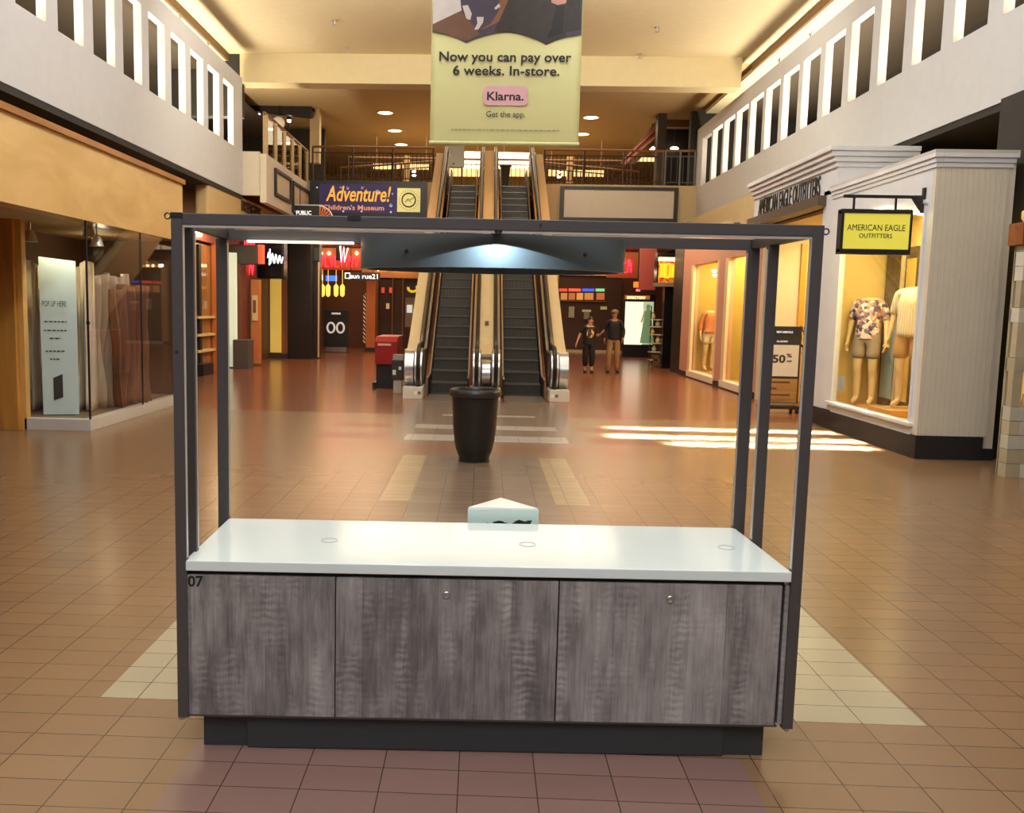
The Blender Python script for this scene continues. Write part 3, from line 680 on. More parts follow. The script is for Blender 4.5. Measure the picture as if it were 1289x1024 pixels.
def ptext(body, x, y, w, size, nm='poster_lettering', bold=0):
    t = (x - 48) / 47; c = p0.lerp(p1, max(0, min(1, t))); q = at(x, y, Y=c.y); pos = Vector((q.x, c.y, q.z)) + pn * .03
    part(MB().text(body, size, pos, pd, width=w, depth=.001, bold=bold), nm, pin, pb_)
ptext('POP UP HERE', 69, 386, .28, .10)
for k, (y, w) in enumerate(((406, .26), (417, .26), (427, .13), (443, .22), (453, .12))):
    t = (70 - 48) / 47; c = p0.lerp(p1, t); q = at(70, y, Y=c.y); pos = Vector((q.x, c.y, q.z)) + pn * .02
    mm = MB(); rnd = random.Random(k); xx = -w / 2
    while xx < w / 2:
        l = rnd.uniform(.02, .05); mm.add([pos + pd * xx, pos + pd * min(xx + l, w / 2), pos + pd * min(xx + l, w / 2) + Vector((0, 0, .016)), pos + pd * xx + Vector((0, 0, .016))], [(0, 1, 2, 3)]); xx += l + .012
    part(mm, 'fine_print', pin, pb_)
q = at(74, 488, Y=10.94); m = MB(); dd = pd * .055
m.add([Vector((q.x, 10.935, q.z)) + pn * .02 + v for v in (-dd + Vector((0, 0, -.16)), dd + Vector((0, 0, -.12)), dd + Vector((0, 0, .17)), -dd + Vector((0, 0, .12)))], [(0, 1, 2, 3)])
part(m, 'dark_label', M('label_dark', (62, 56, 52), .5), pb_)
# plastic drapes
def drape(x0, y0, x1, y1, z0, z1, amp, folds, name, mat, label, cat, group=None, seed=1):
    rnd = random.Random(seed); m = MB(); nx, nz = 60, 14
    ph = [rnd.uniform(0, 6.28) for _ in range(6)]
    dx, dy = x1 - x0, y1 - y0; l = math.hypot(dx, dy); nx_, ny_ = -dy / l, dx / l
    for i in range(nx + 1):
        t = i / nx
        for j in range(nz + 1):
            u = j / nz
            w = amp * (math.sin(t * folds * 6.28 + ph[0] + u * 1.5) + .5 * math.sin(t * folds * 14 + ph[1] - u * 3) + .4 * math.sin(u * 9 + t * 7 + ph[2]) * (1 - u))
            m.v.append(Vector((x0 + dx * t + nx_ * w, y0 + dy * t + ny_ * w, z0 + (z1 - z0) * u - .04 * math.sin(t * folds * 3.1) * u)))
    for i in range(nx):
        for j in range(nz): a = i * (nz + 1) + j; m.f.append((a, a + nz + 1, a + nz + 2, a + 1)); m.m.append(0)
    o = solo(m, name, mat, label, cat, group, smooth=True); s = o.modifiers.new('t', 'SOLIDIFY'); s.thickness = .004; return o
sheet = M('plastic_sheet', (214, 200, 176), .3)
drape(-6.05, 11.25, -5.0, 11.45, .14, 2.02, .08, 6, 'plastic_sheet', sheet, 'wrinkled pale plastic sheet hanging behind the pale blue poster board', 'sheet')
drape(-5.1, 11.6, -4.95, 12.5, .14, 1.9, .07, 4, 'plastic_sheet', M('plastic_sheet_grey', (186, 166, 140), .3), 'greyish plastic sheet hung along the left shop glass beside a brown cloth', 'sheet', seed=3)
drape(-4.88, 11.75, -4.82, 12.7, .14, 1.75, .07, 4, 'brown_cloth', M('brown_cloth', (128, 84, 60), .7), 'brown cloth draped upright behind the left shop glass', 'cloth', seed=5)
# track spots
for k, (x, y, Y) in enumerate(((38, 297, 10.85), (112, 292, 11.3), (122, 303, 11.25))):
    q = at(x, y, Y=Y); 
    t = thing('spot_light', ['silver ceiling spotlight nearest the maple post in the left shop window', 'silver ceiling spotlight just left of the glass corner mullion', 'lower silver ceiling spotlight right of the glass corner mullion'][k], 'spotlight', q)
    part(MB().tube([(q.x, q.y, q.z), (q.x, q.y, 2.49)], .012, 8), 'stem', chrome, t)
    part(MB().lathe([(.03, -.09), (.055, -.05), (.075, .04), (.09, .07), (.08, .07), (.05, .0), (.0001, 0)], (0, 0, 0), 20).xf(Matrix.Rotation(R(150), 3, 'X')).xf(Matrix.Identity(3)).__class__() if False else MB().lathe([(.035, .07), (.06, .03), (.075, -.05), (.085, -.07), (.07, -.065), (.0001, -.02)], (q.x, q.y, q.z), 20), 'shade', M('spot_silver', (208, 200, 186), .3, .6), t, smooth=True)
    part(MB().sphere((q.x, q.y, q.z - .035), .03, 10, 6), 'bulb', EM('warm_bulb', (255, 224, 150), 8), t)
spot('left_window_light', (-5.1, 10.75, 2.42), (-.1, .35, -1), 20, (1, .88, .58), 100, .6, .06)
point('left_window_light', (-5.4, 12.6, 2.2), 3, (1, .80, .50), .08)

# ================================================================== LEFT, recessed shops beyond
struct(B(-6.2, -6.3, 13.9, 27, 0, 3.95), 'wall_left_recess', M('recess_brown', (84, 60, 44), .6))
rs = thing('orange_shopfront', 'narrow shopfront with red-brown header and orange timber door frame behind the kiosk post', 'shopfront', (-6.1, 19.3, 0))
part(boxX(-6.15, .1, 240, 272, 284, 305), 'header', redbrown, rs)
a = RX(-6.04, 243, 257, 288, 298)
part(MB().text('UNU', .24, (-6.04, (a[0] + a[1]) / 2 - .1, a[3]), (0, 1, 0), bold=.02, depth=.01, width=a[1] - a[0]), 'sign_lettering', EM('sign_white', (255, 250, 240), 1.00), rs, 'lit white lettering')
part(boxX(-6.14, .12, 266, 272, 306, 470), 'door_frame', orange, rs)
part(boxX(-6.18, .03, 244, 266, 308, 465), 'display_back', M('shop_amber', (168, 120, 58), .6), rs)
part(boxX(-6.14, .015, 244, 266, 308, 465), 'window_pane', gl, rs)
part(boxX(-6.13, .04, 249, 252, 308, 465), 'mullion', black, rs)
for yy in (398, 420, 440): part(boxX(-6.15, .1, 244, 266, yy, yy + 3), 'shelf', M('shelf_cream', (220, 190, 130), .4), rs)
bxk = boxX(-6.1, .18, 245, 258, 458, 476); solo(bxk, 'floor_bin', black, 'small black box at the foot of the orange shopfront', 'box')
point('left_recess_light', (-5.7, 19.3, 3.0), 16, (1, .7, .35), .1)
# pale panel, dark red pilasters, low grey block
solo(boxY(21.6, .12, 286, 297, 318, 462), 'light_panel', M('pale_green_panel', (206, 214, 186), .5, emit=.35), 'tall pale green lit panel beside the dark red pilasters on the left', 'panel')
solo(boxY(22.0, .4, 298, 303, 330, 470), 'pilaster', M('pilaster_red', (112, 62, 48), .3), 'dark red pilaster nearest the pale green panel', 'pilaster')
solo(boxY(22.4, .4, 304, 309, 330, 468), 'pilaster', M('pilaster_red2', (128, 72, 54), .3), 'reddish pilaster on the left between dark red pilaster and orange jamb', 'pilaster')
solo(boxY(21.3, .5, 293, 313, 428, 478), 'low_block', M('block_grey', (84, 76, 68), .5), 'waist-high grey block standing against the dark red pilasters', 'block', bevel=.02)
solo(boxY(22.6, .25, 316, 326, 352, 458), 'door_jamb', M('jamb_orange', (190, 116, 62), .5), 'orange lit door jamb left of the dark brown panel store', 'jamb')
t = thing('notice_card', 'cream card notice with dark print on the orange jamb', 'notice', at(320, 404, Y=22.56))
part(boxY(22.56, .04, 317, 324, 372, 404), 'card', M('card_cream', (214, 190, 140), .6), t); part(boxY(22.55, .02, 318.5, 322, 378, 394), 'print', M('card_print', (120, 70, 40), .6), t)
sb = thing('blade_sign', 'dark grey rectangular blade sign with glowing red edge on the left shops', 'sign', at(308, 335, Y=22))
part(boxY(22, .3, 284, 325, 308, 333), 'box', M('blade_grey', (74, 66, 58), .5), sb, bevel=.03)
part(boxY(22.02, .26, 324.5, 330, 308, 332), 'side_glow', EM('glow_red', (236, 74, 48), 0.64), sb, 'glowing red end')
ns_ = thing('neon_sign', 'vertical red neon sign partly behind the grey blade sign on the left', 'sign', at(312, 352, Y=23))
for k, (yt, yb) in enumerate(((298, 309), (333, 346))):
    a = RY(22.95, 308, 320, yt, yb); part(scribble(MB(), a[0], a[1], a[3], a[2], 22.93, 3, k + 2, .02), 'neon_tube', EM('neon_red', (255, 40, 60), 2.2), ns_)
part(boxY(23.0, .05, 306, 321, 296, 350), 'backing', M('neon_backing', (110, 60, 46), .6), ns_)
bs = thing('black_blade_sign', 'black rounded box sign with white script beside the black column on the left', 'sign', at(340, 352, Y=23.6))
part(boxY(23.6, .5, 323, 357, 303, 351), 'box', blackgloss, bs, bevel=.05); q = at(323, 315, Y=23.8); part(MB().tube([(q.x + .03, 23.8, q.z), (-6.2, 23.8, q.z)], .04, 8), 'bracket', black, bs)
sc = MB(); a = RY(23.58, 337, 356, 316, 334)
rnd = random.Random(11)
pts = []
for k in range(40):
    t_ = k / 39; pts.append((a[0] + (a[1] - a[0]) * t_, 23.585, (a[2] + a[3]) / 2 + (a[2] - a[3]) * (.42 * math.sin(t_ * 26) * (1 - .4 * t_) - .1 * t_)))
sc.tube(pts, .014, 6); sc.tube([(a[0] + .04, 23.585, a[3]), (a[0] + .06, 23.585, a[2] + .05)], .018, 6)
part(sc, 'script_lettering', EM('neon_white', (240, 246, 255), 1.5), bs, 'lit white script')
# brown / yellow panel store and black columns
ps = thing('panel_shopfront', 'brown shopfront with one tall yellow panel left of the black column', 'shopfront', at(345, 455, Y=26))
part(boxY(26, .2, 331, 363, 340, 445), 'brown_panel', grain('walnut', (108, 66, 34), (140, 88, 46), (1, 1, .12), 6), ps)
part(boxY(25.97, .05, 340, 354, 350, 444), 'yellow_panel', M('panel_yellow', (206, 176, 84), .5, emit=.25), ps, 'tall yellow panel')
part(boxY(25.95, .3, 331, 362.5, 445, 453), 'base', darkbrown, ps)
solo(boxY(25.9, .7, 363, 392, 290, 453), 'column', M('column_black', (34, 29, 26), .35), 'wide black column on the left beside the yellow panel', 'column', bevel=.01)
c2 = thing('shopfront_column', 'narrow dark column with bright metal edge right of the wide black column', 'column', at(397, 453, Y=26.3))
part(boxY(26.3, .4, 392, 402, 300, 453), 'shaft', M('column_dark', (48, 40, 36), .3), c2)
part(boxY(26.27, .03, 392, 394, 330, 447), 'metal_edge', chrome, c2); part(boxY(26.27, .03, 400, 402, 330, 450), 'metal_edge', gold, c2)
part(boxY(26.25, .05, 391, 402, 312, 328), 'capital', M('capital_teal', (62, 76, 76), .5), c2)
# REGIS lettering fascia
rg = thing('curved_sign_fascia', 'warm beige sign fascia with dark metal letters below the left parapet end', 'sign', (-5.8, 21.6, 3.5))
part(B(-5.62, -5.9, 18.4, 24.6, 3.30, 4.02), 'fascia', M('fascia_beige', (206, 176, 122), .55), rg, bevel=.05)
part(MB().text('REGIS', .34, (-5.60, 21.75, 3.70), (0, 1, 0), bold=.01, depth=.02, width=1.75), 'lettering', M('letter_dark', (74, 60, 46), .4, .5), rg, 'dark metal letters')
# PUBLIC hanging sign with fan
pu = thing('hanging_sign', 'black hanging sign reading PUBLIC with an orange half wheel beside it', 'sign', at(392, 272, Y=24))
a = RY(24, 368, 405, 259, 285)
part(B(a[0], a[1], 24, 24.08, a[3], a[2]), 'panel', black, pu); part(B(a[0] - .02, a[1] + .02, 23.99, 24.09, a[2], a[2] + .03), 'top_trim', alu, pu)
q = at(388, 269.5, Y=23.98); part(MB().text('PUBLIC', .15, (q.x - .12, 23.985, q.z - .02), depth=.006, bold=.02, width=.40), 'lettering', EM('letter_white_dim', (250, 248, 240), 0.42), pu)
wm = MB(); q = at(402, 277, Y=23.97)
for k in range(7):
    a0, a1 = R(90 - 14 * k), R(90 - 14 * k - 8); wm.add([(q.x + r_ * math.cos(t_), 23.97, q.z + r_ * math.sin(t_)) for r_, t_ in ((.08, a0), (.34, a0), (.34, a1), (.08, a1))], [(3, 2, 1, 0)])
part(wm, 'half_wheel', M('wheel_orange', (186, 96, 50), .5, emit=.3), pu)
part(MB().tube([(q.x + .36 * math.cos(R(a_)), 23.965, q.z + .36 * math.sin(R(a_))) for a_ in range(0, 91, 6)], .018, 6), 'wheel_rim', M('rim_cream', (226, 206, 170), .5, emit=.2), pu)
part(MB().tube([(a[0] + .2, 24.04, a[2]), (a[0] + .2, 24.04, 4.7)], .012, 6).tube([(a[1] - .2, 24.04, a[2]), (a[1] - .2, 24.04, 4.7)], .012, 6), 'hanger', black, pu, stuff=False)

# ================================================================== LEFT BACK
def stand(name, label, Y, xa, xb, yt, yb, foot):
    t = thing(name, label, 'sign stand', (at((xa + xb) / 2, 400, Y=Y).x, Y, 0)); a = RY(Y, xa, xb, yt, yb)
    part(B(a[0], a[1], Y, Y + .08, a[3], a[2]), 'panel', M('stand_black', (36, 34, 32), .4), t, bevel=.01)
    part(B(a[0] + .05, a[1] - .05, Y + .01, Y + .07, .04, a[3]), 'stem', chrome, t); part(B(a[0] - .02, a[1] + .02, Y - .2, Y + .3, 0, .04), 'foot', M('foot_steel', (120, 100, 84), .3, .7), t)
    return t, a
t, a = stand('poster_stand', 'black floor sign stand with two white rings near the left shops', 30, 408, 438, 390, 437, 443)
for dx in (-.17, .15):
    cx = (a[0] + a[1]) / 2 + dx
    part(MB().tube([(cx + .12 * math.cos(R(k * 15)), 29.985, (a[2] + a[3]) / 2 + .02 + .165 * math.sin(R(k * 15))) for k in range(24)], .035, 6, closed=True), 'ring_print', EM('ring_white', (225, 220, 215), 0.21), t, 'thick white ring')
part(B(a[0] + .25, a[1] - .25, 29.985, 29.998, a[2] - .16, a[2] - .10), 'small_print', EM('ring_white', (225, 220, 215), 0.21), t)
sl = thing('hanging_shop_sign', 'black hanging blade sign reading rue21 before the orange column', 'sign', at(456, 352, Y=27))
a = RY(27, 433, 478, 343, 353); part(B(a[0], a[1], 27, 27.1, a[3], a[2]), 'panel', black, sl)
part(MB().text('rue21', .2, (a[1] - .29, 26.985, a[3] + .05), depth=.004, width=.46), 'lettering', EM('letter_white', (255, 250, 245), 1.2), sl)
part(MB().text('sun', .2, (a[0] + .33, 26.985, a[3] + .05), depth=.004, width=.26), 'lettering', EM('letter_white', (255, 250, 245), 1.2), sl)
part(MB().tube([(a[0] + .04, 26.98, a[3] + .05), (a[0] + .04, 26.98, a[2] - .03), (a[0] + .18, 26.98, a[2] - .03), (a[0] + .18, 26.98, a[3] + .05)], .015, 6, closed=True), 'emblem', EM('letter_white', (255, 250, 245), 1.2), sl)
part(MB().tube([(a[0] + .2, 27.05, a[2]), (a[0] + .2, 27.05, 3.9)], .012, 6), 'hanger', black, sl)
part(MB().tube([(a[1] - .2, 27.05, a[2]), (a[1] - .2, 27.05, 3.9)], .012, 6), 'hanger', black, sl)
bl2 = thing('small_blade_sign', 'small black blade sign with white strokes before the red neon', 'sign', at(430, 330, Y=28))
part(boxY(28, .2, 423, 429, 309, 328), 'box', blackgloss, bl2); q = at(426, 309, Y=28.1); part(MB().tube([q, (q.x, 28.1, 3.55)], .02, 6), 'hanger', black, bl2); a = RY(27.9, 428, 438, 310, 330)
part(MB().tube([(a[0], 27.9, a[2]), (a[0] + .04, 27.9, a[3]), (a[0] + .12, 27.9, a[2] - .02), (a[0] + .14, 27.9, a[3]), (a[1], 27.9, a[2] - .05)], .022, 6), 'strokes', EM('neon_white', (240, 246, 255), 1.5), bl2)
rn = thing('neon_sign', 'long red neon sign on the fascia of the left back shops', 'sign', at(425, 338, Y=30))
part(boxY(30.5, .1, 398, 455, 312, 340), 'fascia', M('fascia_rust', (170, 100, 62), .5), rn)
a = RY(30.4, 402, 452, 323, 336)
part(scribble(MB(), a[0], a[1], a[3], a[2], 30.4, 8, 5, .022), 'neon_tube', EM('neon_red', (255, 40, 60), 2.2), rn)
a = RY(30.4, 452, 487, 331, 336); rn2 = thing('neon_sign', 'short red neon strip below the drum at the back left', 'sign', Vector((a[0], 30.4, a[3])))
part(scribble(MB(), a[0] + .5, a[1], a[3], a[2], 30.4, 3, 8, .022), 'neon_tube', EM('neon_red', (255, 40, 60), 2.2), rn2)
part(boxY(30.5, .1, 455.5, 530, 312, 350), 'fascia', M('fascia_amber', (182, 120, 60), .5), rn2)
lbx = thing('lit_shop_sign', 'small blue and white lit sign in the left back shop', 'sign', at(412, 352, Y=33.8))
part(boxY(33.93, .07, 410, 424, 347, 354), 'blue_panel', EM('blue_lit', (70, 120, 220), 0.80), lbx); part(boxY(33.93, .07, 400, 406, 346, 353), 'white_panel', EM('lit_white', (250, 250, 255), 1.00), lbx)
# interior of the back-left shop: gold pendant columns, orange column with striped edge, dark windows, poster
for k, x in enumerate((406, 413, 423, 431)):
    q = at(x, 366, Y=33); h = RY(33, x - 2, x + 2, 358, 374)
    solo(MB().lathe([(.02, h[3]), (.08, h[3] + .06), (.09, h[2] - .08), (.03, h[2])], (q.x, q.y, 0), 14).tube([(q.x, q.y, h[2] - .02), (q.x, q.y, 3.55)], .01, 6), 'pendant_lamp', EM('pendant_yellow', (255, 206, 90), .7), 'yellow glowing pendant lamp in the back left shop above the black ring sign', 'lamp', 'pendant lamps in the back left shop', smooth=True)
oc = thing('orange_column', 'orange timber column with a black and white striped strip at the back left', 'column', at(466, 426, Y=31))
a = RY(31, 461, 472, 352, 425); part(B(a[0], a[1], 31, 31.4, .0, a[2]), 'shaft', orange, oc); part(B(a[0] - .03, a[1] + .03, 30.95, 31.45, 0, .14), 'base', black, oc)
part(B(a[0] - .10, a[0] - .01, 30.98, 31.05, .3, a[3] + 1.5), 'striped_strip', stripes('strip_bw', (20, 18, 18), (226, 214, 196), 'DIAGONAL', 4.5, .5, .5), oc, 'black and white striped strip')
bk_ = thing('dark_shopfront', 'dark brown glazed shopfront behind the red kiosk stand', 'shopfront', at(490, 440, Y=33.8))
part(boxY(33.85, .1, 472, 512, 352, 452), 'window_back', M('shop_dark', (66, 40, 28), .5), bk_)
for x in (474, 493, 506): part(boxY(33.7, .12, x, x + 1.6, 346, 452), 'mullion', M('mullion_brown', (120, 84, 54), .5), bk_)
part(boxY(33.7, .15, 472, 530, 342, 348), 'header', M('header_amber', (176, 116, 56), .5), bk_)
for k, (x, y, c) in enumerate(((480, 362, (200, 70, 50)), (490, 362, (220, 80, 60)), (486, 382, (180, 150, 110)))):
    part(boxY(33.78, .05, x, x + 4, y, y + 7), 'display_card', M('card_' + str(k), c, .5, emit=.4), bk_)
wp2 = thing('wall_poster', 'black poster with a yellow figure left of the escalators', 'poster', at(517, 410, Y=31.5))
part(boxY(31.5, .06, 510, 528, 350, 374), 'panel', M('poster_black', (40, 34, 26), .4), wp2)
a = RY(31.47, 513, 526, 355, 371); cx, cz = (a[0] + a[1]) / 2, (a[2] + a[3]) / 2
part(MB().tube([(cx + .16 * math.cos(R(t_)), 31.47, cz + .12 * math.sin(R(t_))) for t_ in range(-200, 60, 20)], .05, 6), 'yellow_print', M('print_yellow', (206, 170, 40), .5, emit=.5), wp2)
part(boxY(31.5, .06, 510, 528, 375, 412), 'lower_panel', M('poster_grey', (120, 104, 84), .5), wp2)
part(boxY(31.46, .03, 512, 519, 384, 394), 'white_print', M('print_pale', (200, 205, 200), .5, emit=.4), wp2)
# marquee bulbs on the back fascia (left and right of the escalators)
def bulb(x, y, Y):
    q = at(x, y, Y=Y)
    return solo(MB().sphere((q.x, q.y, q.z), .055, 8, 6), 'marquee_bulb', EM('bulb_warm', (255, 226, 170), 5), 'small warm round bulb in the row along the back shop fascia', 'bulb', 'marquee bulbs along the back fascia', smooth=True)
for x in (404, 414, 449, 476, 484, 497, 503, 508, 514, 519): bulb(x, 319 if x < 450 else 339, 30.46)
for x in (704, 713, 720, 727, 739, 750, 759, 766, 773, 780, 788): bulb(x, 344, 33.65)
# bright pinpoint downlights under the bridge
for k, (x, y, Y) in enumerate(((465, 334, 29.5), (520, 333, 28), (612, 341, 26.2), (624, 336, 25.6), (720, 343, 29), (743, 338, 27.5), (770, 341, 29))):
    q = at(x, y, Y=Y); t = thing('recessed_light', 'small bright recessed light under the bridge beyond the black drum', 'light', q, group='recessed lights under the bridge')
    part(MB().sphere((q.x, q.y, q.z), .07, 10, 6), 'lens', EM('spot_bright', (255, 240, 214), 8), t); part(MB().lathe([(.10, .02), (.10, .08), (.06, .10)], (q.x, q.y, q.z), 14).tube([(q.x, q.y, q.z + .09), (q.x, q.y, 3.55)], .015, 6), 'housing', M('housing_grey', (120, 110, 100), .5), t)
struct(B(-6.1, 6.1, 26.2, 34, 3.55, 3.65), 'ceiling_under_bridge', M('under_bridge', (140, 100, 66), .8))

# red kiosk stand and small information pedestal beside the escalators
rk = thing('red_stand', 'red and black promotional stand left of the escalators', 'stand', at(490, 490, Z=0))
a = RY(17.0, 472, 508, 424, 490); 
part(MB().prism([(17.0, .46), (17.0, .90), (17.15, .99), (18.3, .99), (18.3, .46)], 'x', a[0], a[0] + .42), 'red_top', M('stand_red', (150, 26, 24), .35), rk, bevel=.01)
part(B(a[0] + .02, a[0] + .40, 17.05, 18.25, 0, .46), 'black_base', black, rk)
part(B(a[0] - .04, a[0] + .02, 16.95, 18.3, 0, .12), 'skid', black, rk)
part(B(a[0] + .05, a[0] + .30, 16.99, 17.0, .82, .86), 'white_label', M('label_pink', (226, 176, 166), .5), rk)
ip = thing('notice_box', 'small dark notice box on pale leg between red stand and left escalator', 'notice', at(505, 495, Z=0))
q = at(505, 495, Z=0); xa = q.x - .07; ya = q.y
part(B(xa - .075, xa + .075, ya, ya + .12, 0, .24), 'leg', M('leg_pale', (196, 190, 176), .5), ip)
part(B(xa - .11, xa + .11, ya - .02, ya + .12, .24, .60), 'box', M('box_dark', (58, 54, 54), .4), ip, bevel=.01)
part(B(xa - .085, xa + .10, ya - .01, ya + .10, .60, .70), 'cap', M('cap_grey', (160, 156, 146), .5), ip)
part(B(xa - .09, xa - .03, ya - .026, ya - .02, .33, .42), 'sticker', M('sticker_white', (245, 245, 240), .5), ip)
part(B(xa + .02, xa + .07, ya - .026, ya - .02, .42, .48), 'sticker', M('sticker_white', (245, 245, 240), .5), ip)

# ================================================================== skinned figures
def skin(name, V, E, mat, parent, root=0, sub=2, label=None):
    """V: dict name -> (x,y,z,rx,ry); E: list of (a,b) ; grown with Skin + Subdivision, applied."""
    keys = list(V); ix = {k: i for i, k in enumerate(keys)}
    me = bpy.data.meshes.new('sk'); me.from_pydata([V[k][:3] for k in keys], [(ix[a], ix[b]) for a, b in E], [])
    o = bpy.data.objects.new('sk', me); COL.objects.link(o)
    md = o.modifiers.new('s', 'SKIN'); md.use_smooth_shade = True
    ss = o.modifiers.new('u', 'SUBSURF'); ss.levels = sub; ss.render_levels = sub
    sv = me.skin_vertices[0].data
    for k in keys:
        sv[ix[k]].radius = (V[k][3], V[k][4]); sv[ix[k]].use_root = False
    sv[ix[root] if root in ix else 0].use_root = True
    dg = bpy.context.evaluated_depsgraph_get(); ev = bpy.data.meshes.new_from_object(o.evaluated_get(dg))
    m = MB(); m.v = [v.co.copy() for v in ev.vertices]; m.f = [tuple(p.vertices) for p in ev.polygons]; m.m = [0] * len(m.f)
    bpy.data.objects.remove(o); bpy.data.meshes.remove(me); bpy.data.meshes.remove(ev)
    m.v = [FIGM @ v for v in m.v]
    return part(m, name, mat, parent, label, smooth=True)
FIGM = Matrix.Identity(4)
def hand(V, E, pre, wrist, d, side, palm_n, curl=.5, s=1.0):
    """five-finger hand chain appended to V/E; d = direction of hand, side = thumb direction"""
    d = Vector(d).normalized(); side = Vector(side).normalized(); pn = Vector(palm_n).normalized(); w = Vector(wrist)
    P = lambda v, r: (v.x, v.y, v.z, r, r)
    V[pre + 'palm'] = P(w + d * .055 * s, .026 * s); E.append((pre + 'wrist', pre + 'palm'))
    for k, (o, l) in enumerate(((.030, .068), (.010, .076), (-.010, .070), (-.030, .055))):
        b = w + d * .085 * s + side * o * s; V[f'{pre}k{k}'] = P(b, .011 * s)
        m1 = b + (d * (1 - curl * .4) + pn * curl * .6).normalized() * l * .5 * s; V[f'{pre}m{k}'] = P(m1, .009 * s)
        t = m1 + (d * (1 - curl) + pn * curl).normalized() * l * .5 * s; V[f'{pre}t{k}'] = P(t, .0075 * s)
        E += [(pre + 'palm', f'{pre}k{k}'), (f'{pre}k{k}', f'{pre}m{k}'), (f'{pre}m{k}', f'{pre}t{k}')]
    b = w + d * .03 * s + side * .035 * s; V[pre + 'th1'] = P(b, .012 * s); t = b + (d * .7 + side * .6 + pn * .3).normalized() * .05 * s; V[pre + 'th2'] = P(t, .009 * s)
    E += [(pre + 'palm', pre + 'th1'), (pre + 'th1', pre + 'th2')]
def figure(name, label, cat, loc, rz, h, pose, cols, head=True, group=None):
    """height-normalised to 1.75; local frame: faces -Y. pose: dict of joint overrides."""
    global FIGM
    k = h / 1.75
    t = thing(name, label, cat, loc, rz, group)
    FIGM = Matrix.Translation(Vector(loc)) @ Matrix.Rotation(R(rz), 4, 'Z') @ Matrix.Scale(k, 4)
    J = dict(pel=(0, 0, .95), waist=(0, .0, 1.08), chest=(0, .01, 1.28), sho=(0, .015, 1.42), neck=(0, .01, 1.49), hl=(0, -.01, 1.56), hm=(0, -.01, 1.64), ht=(0, .0, 1.70),
             lsh=(.17, .015, 1.41), lel=(.23, .04, 1.13), lwr=(.25, -.02, .88), rsh=(-.17, .015, 1.41), rel=(-.23, .04, 1.13), rwr=(-.25, -.02, .88),
             lhip=(.09, 0, .90), lkn=(.10, -.02, .50), lan=(.10, .02, .09), ltoe=(.11, -.14, .03), rhip=(-.09, 0, .90), rkn=(-.10, -.02, .50), ran=(-.10, .02, .09), rtoe=(-.11, -.14, .03))
    J.update(pose.get('J', {})); w = pose.get('wide', 1.0)
    def r(n, a, b=None): return J[n] + (a, b if b else a)
    sk = cols['skin']
    V = {'pel': r('pel', .145 * w, .105 * w), 'waist': r('waist', .13 * w, .095 * w), 'chest': r('chest', .15 * w, .105 * w), 'sho': r('sho', .10, .075), 'neck': r('neck', .052, .055)}
    E = [('pel', 'waist'), ('waist', 'chest'), ('chest', 'sho'), ('sho', 'neck')]
    if head:
        V['hl'] = r('hl', .066, .078); V['hm'] = r('hm', .076, .095); V['ht'] = r('ht', .062, .078); E += [('neck', 'hl'), ('hl', 'hm'), ('hm', 'ht')]
    for s in 'lr':
        V[s + 'sh'] = r(s + 'sh', .056); V[s + 'el'] = r(s + 'el', .041); V[s + 'wrist'] = J[s + 'wr'] + (.028, .024)
        E += [('sho', s + 'sh'), (s + 'sh', s + 'el'), (s + 'el', s + 'wrist')]
        d = Vector(J[s + 'wr']) - Vector(J[s + 'el'])
        if cols.get('hands', True): hand(V, E, s, J[s + 'wr'], d, pose.get(s + 'thumb', (0, -1, 0)), pose.get(s + 'palm', (-1 if s == 'l' else 1, 0, 0)), pose.get(s + 'curl', .45))
        V[s + 'hip'] = r(s + 'hip', .088 * w); V[s + 'kn'] = r(s + 'kn', .058 * w); V[s + 'an'] = r(s + 'an', .04); V[s + 'toe'] = r(s + 'toe', .036, .026)
        mid = tuple((a + b) / 2 + (0.02 if i == 1 else 0) for i, (a, b) in enumerate(zip(J[s + 'kn'], J[s + 'an']))); mid = (mid[0], mid[1], mid[2] + .08)
        V[s + 'calf'] = mid + (.056 * w, .058 * w)
        E += [('pel', s + 'hip'), (s + 'hip', s + 'kn'), (s + 'kn', s + 'calf'), (s + 'calf', s + 'an'), (s + 'an', s + 'toe')]
    skin('body', V, E, sk, t, 'pel')
    def off(n, a, b=None): return J[n] + (a, b if b else a)
    # trousers / shorts
    L_ = pose.get('leg', 1.0)
    def lerp(a, b, q): return tuple(x + (y - x) * q for x, y in zip(J[a], J[b]))
    if 'bottom' in cols:
        V = {'pel': off('pel', .160 * w, .120 * w), 'wt': (J['pel'][0], J['pel'][1], J['pel'][2] + .11, .145 * w, .112 * w)}; E = [('pel', 'wt')]
        for s in 'lr':
            V[s + 'h'] = off(s + 'hip', .103 * w); E.append(('pel', s + 'h'))
            if L_ <= .5:
                V[s + 'k'] = lerp(s + 'hip', s + 'kn', L_ * 2) + (.100 * w, .096 * w); E.append((s + 'h', s + 'k'))
            else:
                V[s + 'k'] = off(s + 'kn', .078 * w); q = (L_ - .5) * 2; V[s + 'c'] = lerp(s + 'kn', s + 'an', q * .5) + (.074 * w, .074 * w); V[s + 'a'] = lerp(s + 'kn', s + 'an', q) + (.062 * w, .066 * w)
                E += [(s + 'h', s + 'k'), (s + 'k', s + 'c'), (s + 'c', s + 'a')]
        skin(pose.get('bottom_name', 'trousers'), V, E, cols['bottom'], t, 'pel')
